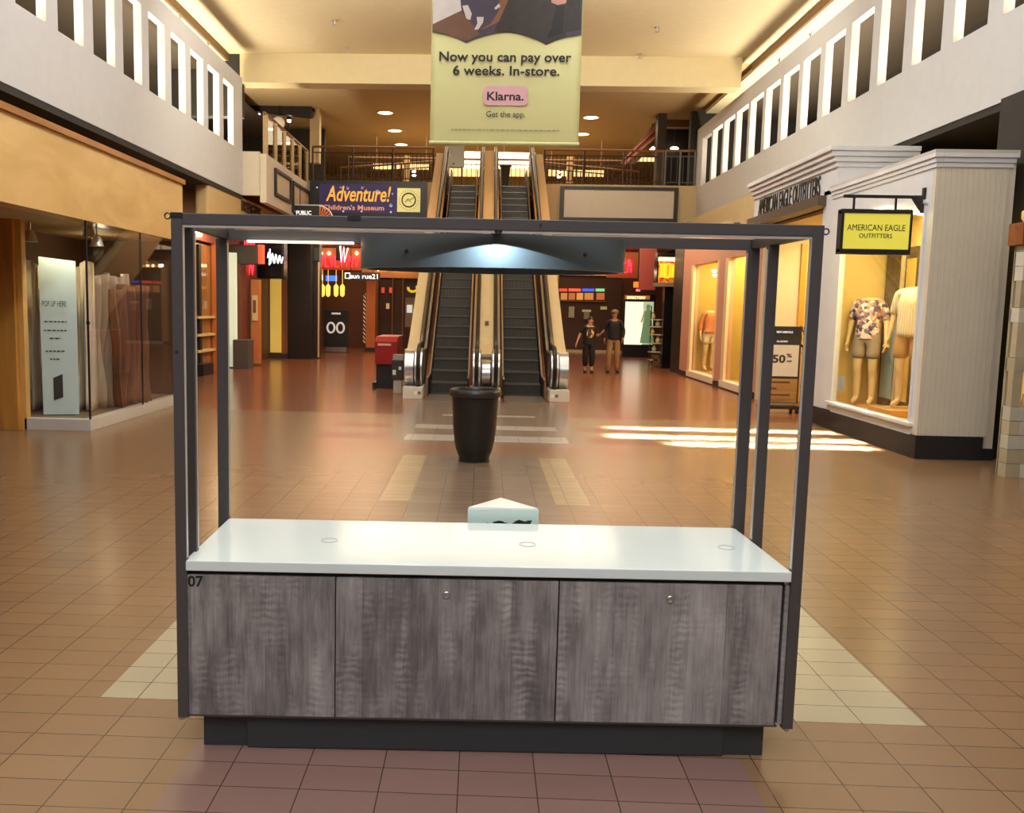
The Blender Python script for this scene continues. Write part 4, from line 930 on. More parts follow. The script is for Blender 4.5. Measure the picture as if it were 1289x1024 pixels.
    if 'top' in cols:
        hem = pose.get('hem', .93); g = pose.get('loose', 1.0) * w
        V = {'hem': (J['pel'][0], J['pel'][1], hem, .168 * g, .130 * g), 'wa': off('waist', .150 * g, .118 * g), 'ch': off('chest', .166 * g, .122 * g), 'sh': off('sho', .112, .088), 'nk': (J['neck'][0], J['neck'][1], J['neck'][2] - .035, .066, .066)}
        E = [('hem', 'wa'), ('wa', 'ch'), ('ch', 'sh'), ('sh', 'nk')]
        sl = pose.get('sleeve', .45)
        for s in 'lr':
            V[s + 's'] = off(s + 'sh', .070); E.append(('sh', s + 's'))
            if sl <= .5: V[s + 'e'] = lerp(s + 'sh', s + 'el', sl * 2) + (.064, .064); E.append((s + 's', s + 'e'))
            else: V[s + 'e'] = off(s + 'el', .055); V[s + 'w'] = lerp(s + 'el', s + 'wr', (sl - .5) * 2) + (.044, .044); E += [(s + 's', s + 'e'), (s + 'e', s + 'w')]
        skin(pose.get('top_name', 'shirt'), V, E, cols['top'], t, 'wa')
    if 'shoe' in cols:
        for s in 'lr':
            a, b = J[s + 'an'], J[s + 'toe']
            V = {'h': (a[0], a[1] + .04, a[2] - .045, .046, .042), 'm': ((a[0] + b[0]) / 2, (a[1] + b[1]) / 2, b[2] + .02, .056, .048), 't': (b[0], b[1] - .03, b[2] + .005, .054, .040), 'a': (a[0], a[1] + .01, a[2] + .02, .05, .055)}
            skin('shoe', V, [('a', 'h'), ('h', 'm'), ('m', 't')], cols['shoe'], t, 'h')
    hc = Vector(J['hm'])
    if head:
        q = R(pose.get('face', 0)); HM = Matrix.Translation(hc) @ Matrix.Rotation(q, 4, 'Z')
        def hp(mb, nm, mat, lab=None): mb.v = [FIGM @ (HM @ v) for v in mb.v]; return part(mb, nm, mat, t, lab, smooth=True)
        fm_ = MB().sphere((0, -.098, -.035), (.014, .022, .022), 10, 8); hp(fm_, 'nose', sk)
        for x in (-.03, .03): hp(MB().sphere((x, -.088, .0), (.012, .008, .008), 10, 8), 'eye', M('eye_dark', (36, 28, 26), .3))
        for x in (-.078, .078): hp(MB().sphere((x, .0, -.015), (.012, .024, .034), 10, 8), 'ear', sk)
        hp(MB().sphere((0, -.088, -.075), (.024, .008, .007), 10, 6), 'mouth', M('lip', (140, 78, 70), .5))
        if 'hair' in cols:
            hm_ = MB().sphere((0, .022, .025), (.088, .096, .088), 18, 12)
            if pose.get('long'): hm_.sphere((0, .055, -.08), (.080, .055, .13), 16, 10)
            hp(hm_, 'hair', cols['hair'])
        if 'cap' in cols:
            cp = MB().sphere((0, .005, .035), (.094, .112, .080), 18, 12); cp.lathe([(.001, .0), (.075, .002), (.078, .008), (.001, .012)], (0, -.105, .030), 20, sx=1, sy=1.0)
            hp(cp, 'cap', cols['cap'])
    FIGM_local = FIGM
    return t, FIGM_local, J

# woman and man
skm = M('skin_light', (196, 146, 118), .5); blk = M('cloth_black', (20, 19, 21), .8)
q = at(740, 469.5, Z=0)
wt, FM, J = figure('person', 'woman in a black graphic tee and black capri trousers walking on floor tinted by red reflections', 'person', (q.x, q.y, 0), 6, 1.41,
    dict(wide=1.28, J=dict(rel=(-.30, .04, 1.16), rwr=(-.40, -.05, .92), lel=(.28, .0, 1.14), lwr=(.36, -.16, 1.26), ltoe=(.12, -.15, .03), lan=(.10, .0, .09), lkn=(.10, -.06, .5), ran=(-.09, .06, .09), rtoe=(-.10, -.09, .03), hl=(.03, -.02, 1.56), hm=(.035, -.02, 1.64), ht=(.03, -.01, 1.70)),
         leg=.88, hem=.86, sleeve=.40, loose=1.12, long=True, face=18, lthumb=(0, 0, 1), lpalm=(0, -1, 0)),
    dict(skin=skm, top=blk, bottom=M('cloth_black2', (16, 16, 18), .8), shoe=black, hair=M('hair_dark', (44, 26, 20), .5)))
pr2 = MB()
for k in range(9):
    for j in range(9):
        x = -.11 + .22 * k / 8; z = 1.10 + .26 * j / 8; y = -.150 + .35 * (x * x)
        pr2.v.append(FM @ Vector((x, y, z)))
for k in range(8):
    for j in range(8):
        if ((k - 3.5) / 4.2) ** 2 + ((j - 3.5) / 4.2) ** 2 < 1: pr2.f.append((k * 9 + j, k * 9 + 9 + j, k * 9 + 10 + j, k * 9 + j + 1)); pr2.m.append(0)
part(pr2, 'shirt_print', voronoi('tee_print', [(196, 150, 70), (226, 196, 140), (96, 64, 40), (210, 170, 100), (30, 26, 26)], 14), wt, 'tan graphic print')
q = at(771, 469.5, Z=0)
figure('person', 'man in tan cap, black long-sleeved jacket and khaki trousers turning to the woman', 'person', (q.x, q.y, 0), -4, 1.60,
    dict(J=dict(rel=(-.26, .05, 1.16), rwr=(-.26, -.05, .93), lel=(.27, .06, 1.16), lwr=(.24, -.06, .95), lan=(.12, .02, .09), ltoe=(.14, -.13, .03), ran=(-.13, -.02, .09), rtoe=(-.15, -.17, .03), rkn=(-.12, -.06, .50)), face=-50, leg=1.0, hem=.90, sleeve=.97, loose=1.12, wide=1.05),
    dict(skin=M('skin_tan', (150, 104, 80), .5), top=M('jacket_navy', (13, 14, 20), .8), bottom=M('khaki', (138, 106, 70), .8), shoe=black, hair=M('hair_dark', (44, 26, 20), .5), cap=M('cap_olive', (112, 96, 66), .8)))

# ================================================================== RIGHT: white panelled bay and portal (near shop)
bead = stripes('beadboard', (208, 198, 178), (222, 214, 196), 'X', 4.5, .45, .12)
bead = M('beadboard_paint', (222, 214, 198), .5)
ae = thing('white_shopfront', 'white panelled shopfront with corner display window and black base on the right', 'shopfront', (5.2, 10.0, 0))
bx = 4.79
m = MB(); 
part(B(bx, 5.55, 9.95, 10.02, .26, 3.24), 'end_panel', bead, ae)
for k in range(13): 
    x = bx + .035 + k * .058; part(B(x, x + .004, 9.9465, 9.95, .26, 3.2), 'bead_groove', M('groove_shadow', (205, 197, 180), .6), ae) if k < 13 else None
part(B(5.50, 5.62, 9.96, 10.06, .13, 3.2), 'corner_trim', bead, ae)
part(B(bx, bx + .07, 10.02, 10.11, .26, 3.24), 'corner_pier', white, ae)
part(B(bx, bx + .07, 12.42, 12.80, .26, 3.24), 'window_pier', white, ae)
part(B(bx, bx + .07, 10.11, 12.42, .24, .36), 'window_apron', white, ae)
part(B(bx - .05, bx + .07, 10.05, 12.52, .345, .385), 'window_sill', white, ae, bevel=.005)
part(B(bx, bx + .07, 10.11, 12.42, 2.80, 3.24), 'window_header', white, ae)
part(B(bx + .02, bx + .03, 10.11, 12.42, .385, 2.80), 'window_pane', gl, ae)
for yy in (10.11, 12.38): part(B(bx - .015, bx + .02, yy, yy + .04, .385, 2.80), 'window_moulding', white, ae)
part(B(bx - .03, bx + .05, 10.09, 12.44, 2.78, 2.82), 'window_moulding', white, ae)
for z0, z1, o_ in ((3.14, 3.19, .015), (3.19, 3.24, .03), (3.24, 3.29, .05)):
    part(B(bx - o_, bx + .05, 9.95 - o_, 12.80, z0, z1).box(bx + .05, 5.57 + o_, 9.95 - o_, 9.96, z0, z1), 'crown_step', white, ae, bevel=.006)
part(B(bx - .05, 5.62, 9.90, 12.8, 3.285, 3.32), 'cap', M('cap_white', (204, 200, 192), .5), ae)
part(B(bx - .015, 5.50, 9.93, 10.02, 0, .26).box(bx - .015, bx + .07, 10.02, 12.79, 0, .245), 'base', M('base_black', (34, 31, 31), .6), ae)
part(B(5.50, 5.64, 9.96, 10.05, 0, .13), 'base', M('base_black', (34, 31, 31), .6), ae)
disp = M('display_yellow', (226, 196, 120), .6)
part(B(bx + .07, 5.6, 10.1, 12.75, .26, .34), 'display_floor', M('display_oak', (206, 160, 92), .45), ae)
part(B(5.56, 5.6, 10.1, 12.75, .34, 2.95).box(bx + .07, 5.56, 12.68, 12.75, .34, 2.95).box(bx + .07, 5.56, 10.03, 10.1, .34, 2.95), 'display_wall', disp, ae)
part(B(bx + .07, 5.6, 10.1, 12.75, 2.95, 3.0), 'display_ceiling', M('display_ceiling', (206, 190, 150), .7), ae)
part(B(5.50, 5.555, 11.72, 12.62, .34, 2.45), 'glass_door', M('door_dark', (74, 60, 48), .25), ae, 'dark framed door behind the mannequins')
part(B(5.49, 5.50, 12.2, 12.55, .45, 1.5), 'door_pane', M('door_pane_blue', (150, 176, 180), .2), ae)
part(B(5.49, 5.50, 11.76, 12.0, .45, 2.3), 'door_pane', M('door_pane_gold', (206, 170, 84), .3), ae)
part(B(5.46, 5.50, 12.06, 12.10, .34, 2.6), 'door_rail', gold, ae)
part(B(bx + .034, bx + .04, 12.10, 12.30, .55, .75), 'window_notice', M('notice_blue', (186, 200, 196), .5), ae)
area('right_window_light', (5.15, 11.3, 2.9), (0.1, 0, -1), .5, 2.0, 55, (1, .82, .36))
point('right_window_spot', (5.05, 10.5, 2.6), 12, (1, .86, .46), .08)
# mannequins
mq = M('mannequin_cream', (226, 200, 146), .45)
q = Vector((5.22, at(1092, 420, X=5.22).y, .34))
floral = voronoi('shirt_floral', [(226, 206, 190), (120, 110, 140), (196, 130, 100), (236, 226, 214), (70, 66, 96), (206, 160, 140), (240, 232, 220)], 24)
figure('mannequin', 'headless mannequin in a floral short-sleeved shirt and grey shorts in the right window', 'mannequin', (q.x, q.y, .345), -40, 1.72,
    dict(leg=.36, hem=.90, sleeve=.46, loose=1.15, bottom_name='shorts'), dict(skin=mq, top=floral, bottom=M('shorts_grey', (164, 150, 128), .8)), head=False)
q2 = Vector((5.20, at(1140, 420, X=5.20).y, .42))
part_pl = solo(B(q2.x - .25, q2.x + .35, q2.y - .3, q2.y + .35, .34, .42), 'display_plinth', M('plinth_oak', (212, 166, 96), .45), 'low oak plinth under the pale shirted mannequin in the right window', 'plinth', bevel=.005)
figure('mannequin', 'headless mannequin in an open pale striped shirt and tan shorts on the oak plinth', 'mannequin', (q2.x + .06, q2.y, .425), -48, 1.76,
    dict(leg=.40, hem=.86, sleeve=.5, loose=1.2, bottom_name='shorts'), dict(skin=mq, top=stripes('shirt_stripe', (214, 196, 150), (240, 228, 196), 'X', 10, .8, .5), bottom=M('shorts_tan', (190, 150, 92), .8)), head=False)
# portal
po = thing('white_entrance_portal', 'white classical shop entrance portal with stepped cornice above black metal letters', 'portal', (5.0, 14.6, 0))
px0 = 4.83
part(B(px0, 5.9, 12.80, 13.25, .245, 3.30), 'pilaster', white, po)
part(B(px0 - .015, 5.9, 12.80, 13.27, 0, .245), 'pilaster_base', M('base_black', (34, 31, 31), .6), po)
part(B(px0, 5.9, 12.80, 16.6, 3.24, 3.60), 'frieze', white, po)
for z0, z1, o_ in ((3.58, 3.65, .03), (3.65, 3.72, .07), (3.72, 3.79, .11), (3.79, 3.86, .15)):
    part(B(px0 - o_, 5.9, 12.80 - o_ * .6, 16.6, z0, z1), 'cornice_step', white, po, bevel=.012)
part(B(px0 - .12, px0 + .1, 13.15, 16.6, 3.10, 3.24), 'sign_shelf', M('shelf_brown', (88, 74, 62), .5), po)
part(MB().text('AMERICAN EAGLE OUTFITTERS', .42, (px0 - .012, 14.85, 3.265), (0, -1, 0), depth=.006, width=2.9), 'lettering', M('letter_bronze', (58, 50, 44), .3, .7), po, 'dark metal letters')
part(B(5.02, 6.5, 16.35, 16.6, 0, 3.24), 'entrance_jamb', M('jamb_cream', (214, 196, 160), .6), po)
part(B(5.0, 6.5, 13.25, 16.35, 3.05, 3.10), 'entrance_soffit', M('soffit_cream', (206, 190, 156), .6), po)
part(B(5.62, 5.72, 16.30, 16.35, 0, 2.8), 'door_frame', M('door_frame_gold', (206, 150, 50), .4), po)
part(B(6.4, 6.5, 13.25, 16.35, 0, 3.05), 'interior_wall', M('interior_yellow', (232, 190, 80), .6), po)
area('entrance_light', (5.9, 14.8, 3.0), (0, 0, -1), .8, 2, 45, (1, .82, .42))
pn_ = thing('potted_plant', 'dark leafy plant inside the white shop entrance', 'plant', (5.62, 15.6, 0))
part(MB().lathe([(.10, 0), (.13, .35), (.12, .36), (.001, .32)], (5.62, 15.6, 0), 20), 'pot', black, pn_)
lv = MB(); rnd = random.Random(4)
for k in range(90):
    a_, z_ = rnd.uniform(0, 6.28), rnd.uniform(.9, 1.5); r_ = .20 * math.sqrt(rnd.random()) * (1.1 - abs(z_ - 1.2)); c = Vector((5.62 + r_ * math.cos(a_), 15.6 + r_ * math.sin(a_), z_))
    d1 = Vector((rnd.uniform(-1, 1), rnd.uniform(-1, 1), rnd.uniform(-.5, 1))).normalized() * .06; d2 = d1.cross(Vector((rnd.uniform(-1, 1), rnd.uniform(-1, 1), 1))).normalized() * .025
    lv.add([c - d1, c + d2, c + d1, c - d2], [(0, 1, 2, 3)])
part(lv, 'foliage', M('foliage_dark', (52, 54, 36), .6), pn_); part(MB().tube([(5.62, 15.6, .3), (5.62, 15.6, 1.3)], .015, 6), 'stem', darkbrown, pn_)
# hanging yellow sign on bracket
hs = thing('yellow_hanging_sign', 'lit yellow sign with black frame hanging from a bracket on the white shop corner', 'sign', (4.5, 10.4, 2.27))
sy_ = 10.12
a = RY(sy_, 1059, 1146, 266, 318)
part(B(a[0], a[1], sy_, sy_ + .09, a[3], a[2]), 'panel', EM('sign_yellow', (232, 222, 84), .22), hs)
part(B(a[0] - .01, a[1] + .01, sy_ - .012, sy_ + .10, a[2] - .025, a[2] + .02), 'frame_rail', black, hs); part(B(a[0] - .01, a[1] + .01, sy_ - .012, sy_ + .10, a[3] - .02, a[3] + .035), 'frame_rail', black, hs)
part(B(a[0] - .01, a[0] + .02, sy_ - .01, sy_ + .10, a[3], a[2]), 'frame_stile', black, hs); part(B(a[1] - .012, a[1] + .01, sy_ - .01, sy_ + .10, a[3], a[2]), 'frame_stile', black, hs)
xm = (a[0] + a[1]) / 2; inkb = M('sign_ink', (48, 46, 22), .5)
sc_ = (a[1] - a[0])
part(MB().text('AMERICAN EAGLE', .095, (xm, sy_ - .003, a[3] + .235), depth=.001, width=sc_ * .84), 'lettering', inkb, hs)
part(MB().text('OUTFITTERS', .07, (xm, sy_ - .003, a[3] + .155), depth=.001, bold=.002, width=sc_ * .48), 'lettering', inkb, hs)
zb_ = at(1110, 247, Y=sy_).z
part(B(a[0] + .02, 4.80, sy_ + .03, sy_ + .06, zb_ - .016, zb_ + .016), 'bracket_arm', black, hs)
for x in (1077, 1130):
    xx = at(x, 256, Y=sy_).x; part(B(xx - .010, xx + .010, sy_ + .035, sy_ + .055, a[2], zb_), 'hanger_rod', black, hs)
part(MB().prism([(4.79, zb_ + .10), (4.79, zb_ - .17), (4.765, zb_ - .17), (4.66, zb_ - .02), (4.66, zb_ + .016), (4.765, zb_ + .016), (4.765, zb_ + .10)], 'y', sy_ + .02, sy_ + .07), 'wall_bracket', black, hs)
# 50% off stand
st_ = thing('sale_sign_stand', 'black wheeled sale sign stand reading 50% with a wooden lower panel', 'sign stand', (4.74, 14.34, 0))
Y_ = 14.34
part(boxY(Y_, .10, 962, 1007, 411, 508), 'frame', M('frame_black', (48, 44, 42), .4), st_, bevel=.006)
part(boxY(Y_ - .012, .03, 964, 1007, 411, 422), 'header', M('header_navy', (34, 34, 46), .3), st_)
q = at(988, 419.5, Y=Y_ - .02); part(MB().text('NEW ARRIVALS', .045, (q.x, Y_ - .014, q.z), depth=.002, width=.25, bold=.02), 'lettering', EM('letter_pale', (226, 226, 230), .3), st_)
q = at(985, 431, Y=Y_ - .02); part(MB().text('ALL SHORTS', .035, (q.x, Y_ - .003, q.z), depth=.002, width=.17, bold=.02), 'lettering', EM('letter_pale', (226, 226, 230), .3), st_)
part(boxY(Y_ - .01, .02, 964.5, 1005, 434.5, 474), 'poster', M('poster_cream', (232, 220, 204), .6), st_)
inkg = M('poster_ink_dark', (62, 52, 50), .6)
q = at(980, 456.5, Y=Y_); part(MB().text('50', .17, (q.x, Y_ - .013, q.z), depth=.002, width=.20, bold=.03), 'lettering', inkg, st_)
q = at(993, 450, Y=Y_); part(MB().text('%', .085, (q.x, Y_ - .013, q.z), depth=.002, width=.085, bold=.02), 'lettering', inkg, st_)
q = at(993, 456, Y=Y_); part(MB().text('OFF', .035, (q.x, Y_ - .013, q.z), depth=.002, width=.085, bold=.02), 'lettering', inkg, st_)
part(boxY(Y_ - .012, .02, 963, 1003, 477, 507), 'wood_panel', grain('crate_wood', (150, 104, 60), (196, 150, 92), (.15, 1, 1), 7), st_, 'wooden lower panel')
for y in (480, 488, 496): 
    q = at(981, y + 1, Y=Y_); part(B(q.x - .19, q.x + (.16 if y != 488 else -.05), Y_ - .0135, Y_ - .012, q.z - .02, q.z + .012), 'burnt_print', M('burnt_print', (112, 76, 46), .6), st_)
part(B(4.44, 5.02, Y_ - .12, Y_ + .22, .07, .12), 'foot', M('frame_black', (48, 44, 42), .4), st_)
for x in (4.47, 4.98):
    for y in (Y_ - .09, Y_ + .19): part(MB().lathe([(.02, -.02), (.04, -.018), (.04, .018), (.02, .02)], (x, y, .04), 16, 'x'), 'castor', black, st_, smooth=True)

# ================================================================== RIGHT, shop tinted neon pink, two lit windows
pk = thing('neon_tinted_shopfront', 'shopfront tinted pink by neon with two yellow lit display windows on the right', 'shopfront', (5.2, 19.8, 0))
pkm = M('wall_neon_tint', (196, 144, 124), .5)  # pink glow of the neon put into the wall colour
pw = [(17.1, 18.95), (19.5, 22.0)]
XW = 5.0
part(B(XW, XW + .2, 16.6, 17.1, .12, 2.68), 'pier', pkm, pk); part(B(XW, XW + .2, 18.95, 19.5, .12, 2.68), 'pier', pkm, pk); part(B(XW, XW + .2, 22.0, 22.9, .12, 2.68), 'pier', pkm, pk)
part(B(XW, XW + .2, 16.6, 22.9, 2.68, 3.2), 'header', pkm, pk); part(B(XW + .1, XW + .5, 16.6, 24, 3.2, 3.85), 'upper_band', beige, pk)
for a_, b_ in pw:
    part(B(XW - .03, XW + .2, a_, b_, .03, .17), 'sill', M('sill_white', (226, 214, 196), .4), pk, bevel=.006)
    part(B(XW + .06, XW + .07, a_, b_, .17, 2.68), 'window_pane', gl, pk)
    part(B(XW - .01, XW + .05, a_, a_ + .08, .17, 2.68), 'window_frame', M('frame_cream', (226, 206, 160), .4), pk); part(B(XW - .01, XW + .05, b_ - .22, b_, .17, 2.68), 'window_frame', M('frame_cream', (226, 206, 160), .4), pk)
    part(B(XW + .2, 6.2, a_, b_, .12, .17), 'display_floor', M('display_floor_tan', (190, 150, 96), .4), pk)
    part(B(6.2, 6.25, a_ - .2, b_ + .2, .12, 3.0).box(XW + .2, 6.2, b_, b_ + .06, .12, 3.0).box(XW + .2, 6.2, a_ - .06, a_, .12, 3.0), 'display_wall', M('display_olive', (196, 168, 84), .6), pk)
    part(B(XW + .2, 6.2, a_, b_, 2.95, 3.0), 'display_ceiling', M('display_ceiling', (206, 190, 150), .7), pk)
    area('pink_window_light', (5.6, (a_ + b_) / 2, 2.9), (.0, 0, -1), .8, 1.6, 52, (1, .80, .36))
part(B(XW - .02, XW + .1, 16.6, 22.9, 0, .10), 'base', darkbrown, pk)
q = Vector((5.45, at(893, 430, X=5.45).y, .17))
figure('mannequin', 'headless mannequin in an orange top and white skirt in the pink shop window', 'mannequin', q, 10, 1.70,
    dict(leg=.34, hem=.97, sleeve=.8, loose=1.05, bottom_name='skirt'), dict(skin=mq, top=M('top_orange', (206, 130, 84), .7), bottom=M('skirt_white', (226, 210, 180), .7)), head=False)
solo(B(5.0, 5.5, 22.95, 24.0, 0, 3.2), 'column', M('column_black2', (30, 27, 26), .35), 'black column where the pink shopfront ends', 'column')
# lit picture sign on black posts
lp = thing('lit_picture_sign', 'yellow and red lit sign box on the black posts beyond the pink shop', 'sign', at(840, 356, Y=25))
part(boxY(25, .4, 827, 856, 318, 360), 'box', blackgloss, lp)
part(boxY(24.97, .04, 829, 851, 325, 357), 'panel', voronoi('flame_panel', [(236, 170, 40), (226, 90, 40), (246, 200, 70), (190, 50, 30)], 9), lp)
part(boxY(24.95, .03, 829, 852, 324, 329), 'lamp_strip', EM('strip_warm', (255, 220, 150), 1.2), lp)
a = RY(24.95, 832, 848, 333, 352); part(scribble(MB(), a[0], a[1], a[3] + .05, a[2], 24.93, 3, 4, .05), 'yellow_print', EM('yellow_lit', (255, 190, 40), .5), lp)
part(boxY(24.9, .5, 826, 860, 356, 361), 'ledge', M('ledge_grey', (130, 112, 96), .4), lp)
for k, (xa, xb) in enumerate(((835, 846), (849, 857))):
    a = RY(25.1, xa, xb, 361, 459); solo(B(a[0], a[1], 25.1, 25.4, 0, a[2] - .01), 'sign_post', blackgloss, ['wide black post under the lit picture sign', 'thin black post beside the pink shop end'][k], 'post')
solo(boxY(26.5, .2, 806, 826, 310, 365), 'wall_panel', M('panel_red', (156, 66, 56), .5), 'dull red wall panel left of the lit picture sign', 'panel')
ex = thing('exit_sign', 'small orange lit sign below the red neon on the right', 'sign', at(802, 366, Y=28)); part(boxY(28, .08, 798, 807, 355, 362), 'panel', EM('exit_orange', (255, 96, 30), 1.20), ex); part(boxY(28, .06, 801, 806, 364, 367), 'lower_panel', EM('exit_pink', (255, 110, 140), 0.80), ex); q = at(803, 355, Y=28.04); part(MB().tube([q, (q.x, 28.04, 3.55)], .02, 6), 'hanger', black, ex)
nr = thing('neon_sign', 'red neon sign on the rust wall above the directory at the right', 'sign', at(780, 345, Y=30)); part(boxY(30.1, .06, 764, 806, 315, 350), 'fascia', M('fascia_rust', (170, 100, 62), .5), nr)
a = RY(30.0, 768, 795, 331, 343); part(scribble(MB(), a[0], a[1], a[3], a[2], 30.0, 5, 9, .022), 'neon_tube', EM('neon_red', (255, 40, 60), 2.2), nr)
q = at(792, 328, Y=30); part(MB().tube([(q.x, 30, q.z - .2), (q.x, 30, q.z + .02)], .05, 6), 'neon_tube', EM('neon_red', (255, 40, 60), 2.2), nr)
# directory light box
di = thing('directory_light_box', 'white lit mall directory with a green dress figure on a black base', 'directory', at(796, 446, Y=31))
a = RY(31, 785, 824, 371, 446); part(B(a[0], a[1], 31, 31.25, 0, a[2]), 'housing', M('housing_black', (26, 24, 24), .35), di)
part(boxY(30.97, .05, 786.5, 809, 380, 434), 'light_panel', EM('panel_white', (255, 250, 226), .5), di)
part(boxY(30.97, .05, 809, 822, 380, 434), 'picture_panel', EM('panel_mint', (206, 220, 186), .3), di)
q = at(814, 434, Y=30.95); zt_ = at(814, 382, Y=30.95).z
part(MB().lathe([(.24, q.z + .05), (.17, q.z + .6), (.12, q.z + .92), (.15, q.z + 1.1), (.05, q.z + 1.18), (.075, q.z + 1.28), (.05, q.z + 1.36)], (q.x, 30.95, 0), 14, sy=.12), 'dress_figure', EM('dress_green', (120, 160, 116), .22), di, 'green dress figure', smooth=True)
part(MB().tube([(q.x - .12, 30.94, q.z + 1.1), (q.x - .22, 30.94, q.z + .75)], .03, 6), 'figure_arm', EM('dress_skin', (150, 130, 90), .5), di)
part(boxY(30.96, .04, 787, 818, 372, 377), 'header_strip', EM('header_yellow', (190, 130, 40), .25), di)
q = at(801, 376.5, Y=30.95); part(MB().text('DIRECTORY', .12, (q.x, 30.95, q.z), depth=.004, width=.62, bold=.01), 'lettering', EM('letter_directory', (255, 240, 190), 1.2), di)
# glass etagere
et = thing('glass_display_rack', 'narrow glass display rack with small shelves before the black posts', 'display rack', at(825, 463, Y=25.6))
for x in (818, 833): part(boxY(25.6, .03, x, x + 1.2, 385, 462), 'upright', M('upright_dark', (60, 50, 40), .3, .5), et)
for k, y in enumerate((402, 411, 421, 432, 443, 453)): part(boxY(25.5, .35, 818, 834, y, y + 1.3), 'shelf', M('rack_shelf', (196, 186, 150), .2), et)
part(boxY(25.5, .35, 822, 829, 447, 460), 'base', M('rack_base', (90, 70, 48), .4), et)
for k, (x, y) in enumerate(((822, 400), (828, 409), (821, 419), (828, 430), (823, 441))): 
    q = at(x, y, Y=25.65); part(MB().lathe([(.05, -.03), (.07, .03), (.03, .12), (.05, .16)], q, 12), 'ornament', M('ornament_%d' % (k % 3), ((206, 190, 140), (170, 180, 150), (220, 200, 110))[k % 3], .3), et, smooth=True)
# back store on the right of the escalators
bs_ = thing('back_shopfront', 'dark brown glazed shop with lit shelves behind the walking couple', 'shopfront', at(745, 447, Y=33.8))
part(boxY(33.85, .1, 702, 782, 346, 447), 'window_back', M('shop_dark2', (72, 42, 28), .5), bs_)
part(boxY(33.7, .15, 694, 785, 338, 347), 'header', M('header_amber2', (186, 124, 62), .5), bs_)
part(boxY(33.7, .15, 694, 702, 338, 440), 'jamb', M('jamb_gold2', (206, 166, 92), .5), bs_)
part(boxY(33.6, .2, 700, 785, 441, 448), 'sill', M('sill_pale', (206, 186, 160), .5), bs_)
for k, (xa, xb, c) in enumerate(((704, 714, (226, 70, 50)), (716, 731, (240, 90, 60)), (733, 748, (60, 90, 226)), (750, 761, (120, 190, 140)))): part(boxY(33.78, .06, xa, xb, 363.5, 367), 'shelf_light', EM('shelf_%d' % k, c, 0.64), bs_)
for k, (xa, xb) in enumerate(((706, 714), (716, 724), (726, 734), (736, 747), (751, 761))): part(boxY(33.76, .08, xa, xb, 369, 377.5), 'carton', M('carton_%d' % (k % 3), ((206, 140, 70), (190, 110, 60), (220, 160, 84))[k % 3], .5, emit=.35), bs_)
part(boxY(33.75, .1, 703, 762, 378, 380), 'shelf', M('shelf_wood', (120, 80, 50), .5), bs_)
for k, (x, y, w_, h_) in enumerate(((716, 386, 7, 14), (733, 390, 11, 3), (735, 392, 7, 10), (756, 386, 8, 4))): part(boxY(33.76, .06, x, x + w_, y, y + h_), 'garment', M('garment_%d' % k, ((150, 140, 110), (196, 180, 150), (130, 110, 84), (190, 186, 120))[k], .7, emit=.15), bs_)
# stone pier at right edge with lit niches
sp_ = thing('stone_pier', 'pale stone-block pier with glowing shelf niches at the right edge', 'pier', (5.6, 9.0, 0))
stone = M('stone', (196, 186, 160), .7, var=.2, scale=14, bump=.4)
bx_ = 5.165; z = 0; rnd = random.Random(9); nic = [(.70, 1.04), (1.18, 1.52), (1.66, 1.92)]
def niche(z0, z1): return any(z0 < b_ - .01 and z1 > a_ + .01 for a_, b_ in nic)
part(B(bx_ + .10, 6.2, 7.4, 9.05, 0, 2.25), 'core', M('stone_core', (150, 138, 112), .8), sp_) if False else None
lv_ = [0, .14, .28, .42, .56, .70, 1.04, 1.18, 1.52, 1.66, 1.92, 2.06, 2.2, 2.26]
sv_ = [M('stone_%d' % k, c, .75, var=.12, scale=9, bump=.4) for k, c in enumerate(((196, 190, 172), (178, 166, 136), (210, 204, 186), (190, 176, 146)))]
for i in range(len(lv_) - 1):
    z0, z1 = lv_[i], lv_[i + 1]
    if (z0, z1) in nic:
        part(B(bx_, bx_ + .09, 8.90, 8.99, z0, z1), 'niche_side', sv_[i % 4], sp_); part(B(bx_ + .32, bx_ + .58, 8.90, 8.99, z0, z1), 'niche_side', sv_[(i + 1) % 4], sp_)
        part(B(bx_ + .09, bx_ + .32, 9.02, 9.03, z0, z1), 'niche_back', M('niche_amber', (206, 150, 70), .6, emit=.5), sp_, 'amber glowing niche back')
        q = Vector((bx_ + .16, 8.97, z0)); part(MB().lathe([(.02, 0), (.03, .03), (.012, .09), (.02, .12)], q, 10), 'ornament', M('ornament_w', (236, 214, 160), .4), sp_, smooth=True)
    else:
        x = bx_; j = 0
        while x < bx_ + .58:
            w_ = rnd.uniform(.09, .2); part(B(x, min(x + w_ - .004, bx_ + .58), 8.90 - rnd.uniform(0, .006), 9.05, z0, z1 - .004), 'stone_block', sv_[rnd.randrange(4)], sp_, bevel=.003); x += w_
part(B(bx_, bx_ + .58, 9.03, 9.06, 0, 2.26), 'stone_back', sv_[1], sp_)
part(B(bx_ - .05, bx_ + .58, 8.86, 9.1, 2.26, 2.47), 'wood_band', grain('band_wood', (120, 56, 28), (160, 84, 44), (.2, 1, 1), 6), sp_)
part(MB().lathe([(.10, 2.47), (.13, 2.52), (.13, 2.58), (.08, 2.62), (.11, 2.70), (.11, 2.82), (.001, 2.84)], (bx_ + .12, 8.95, 0), 20), 'lantern', M('lantern_gold', (206, 176, 104), .4, emit=.3), sp_, smooth=True)

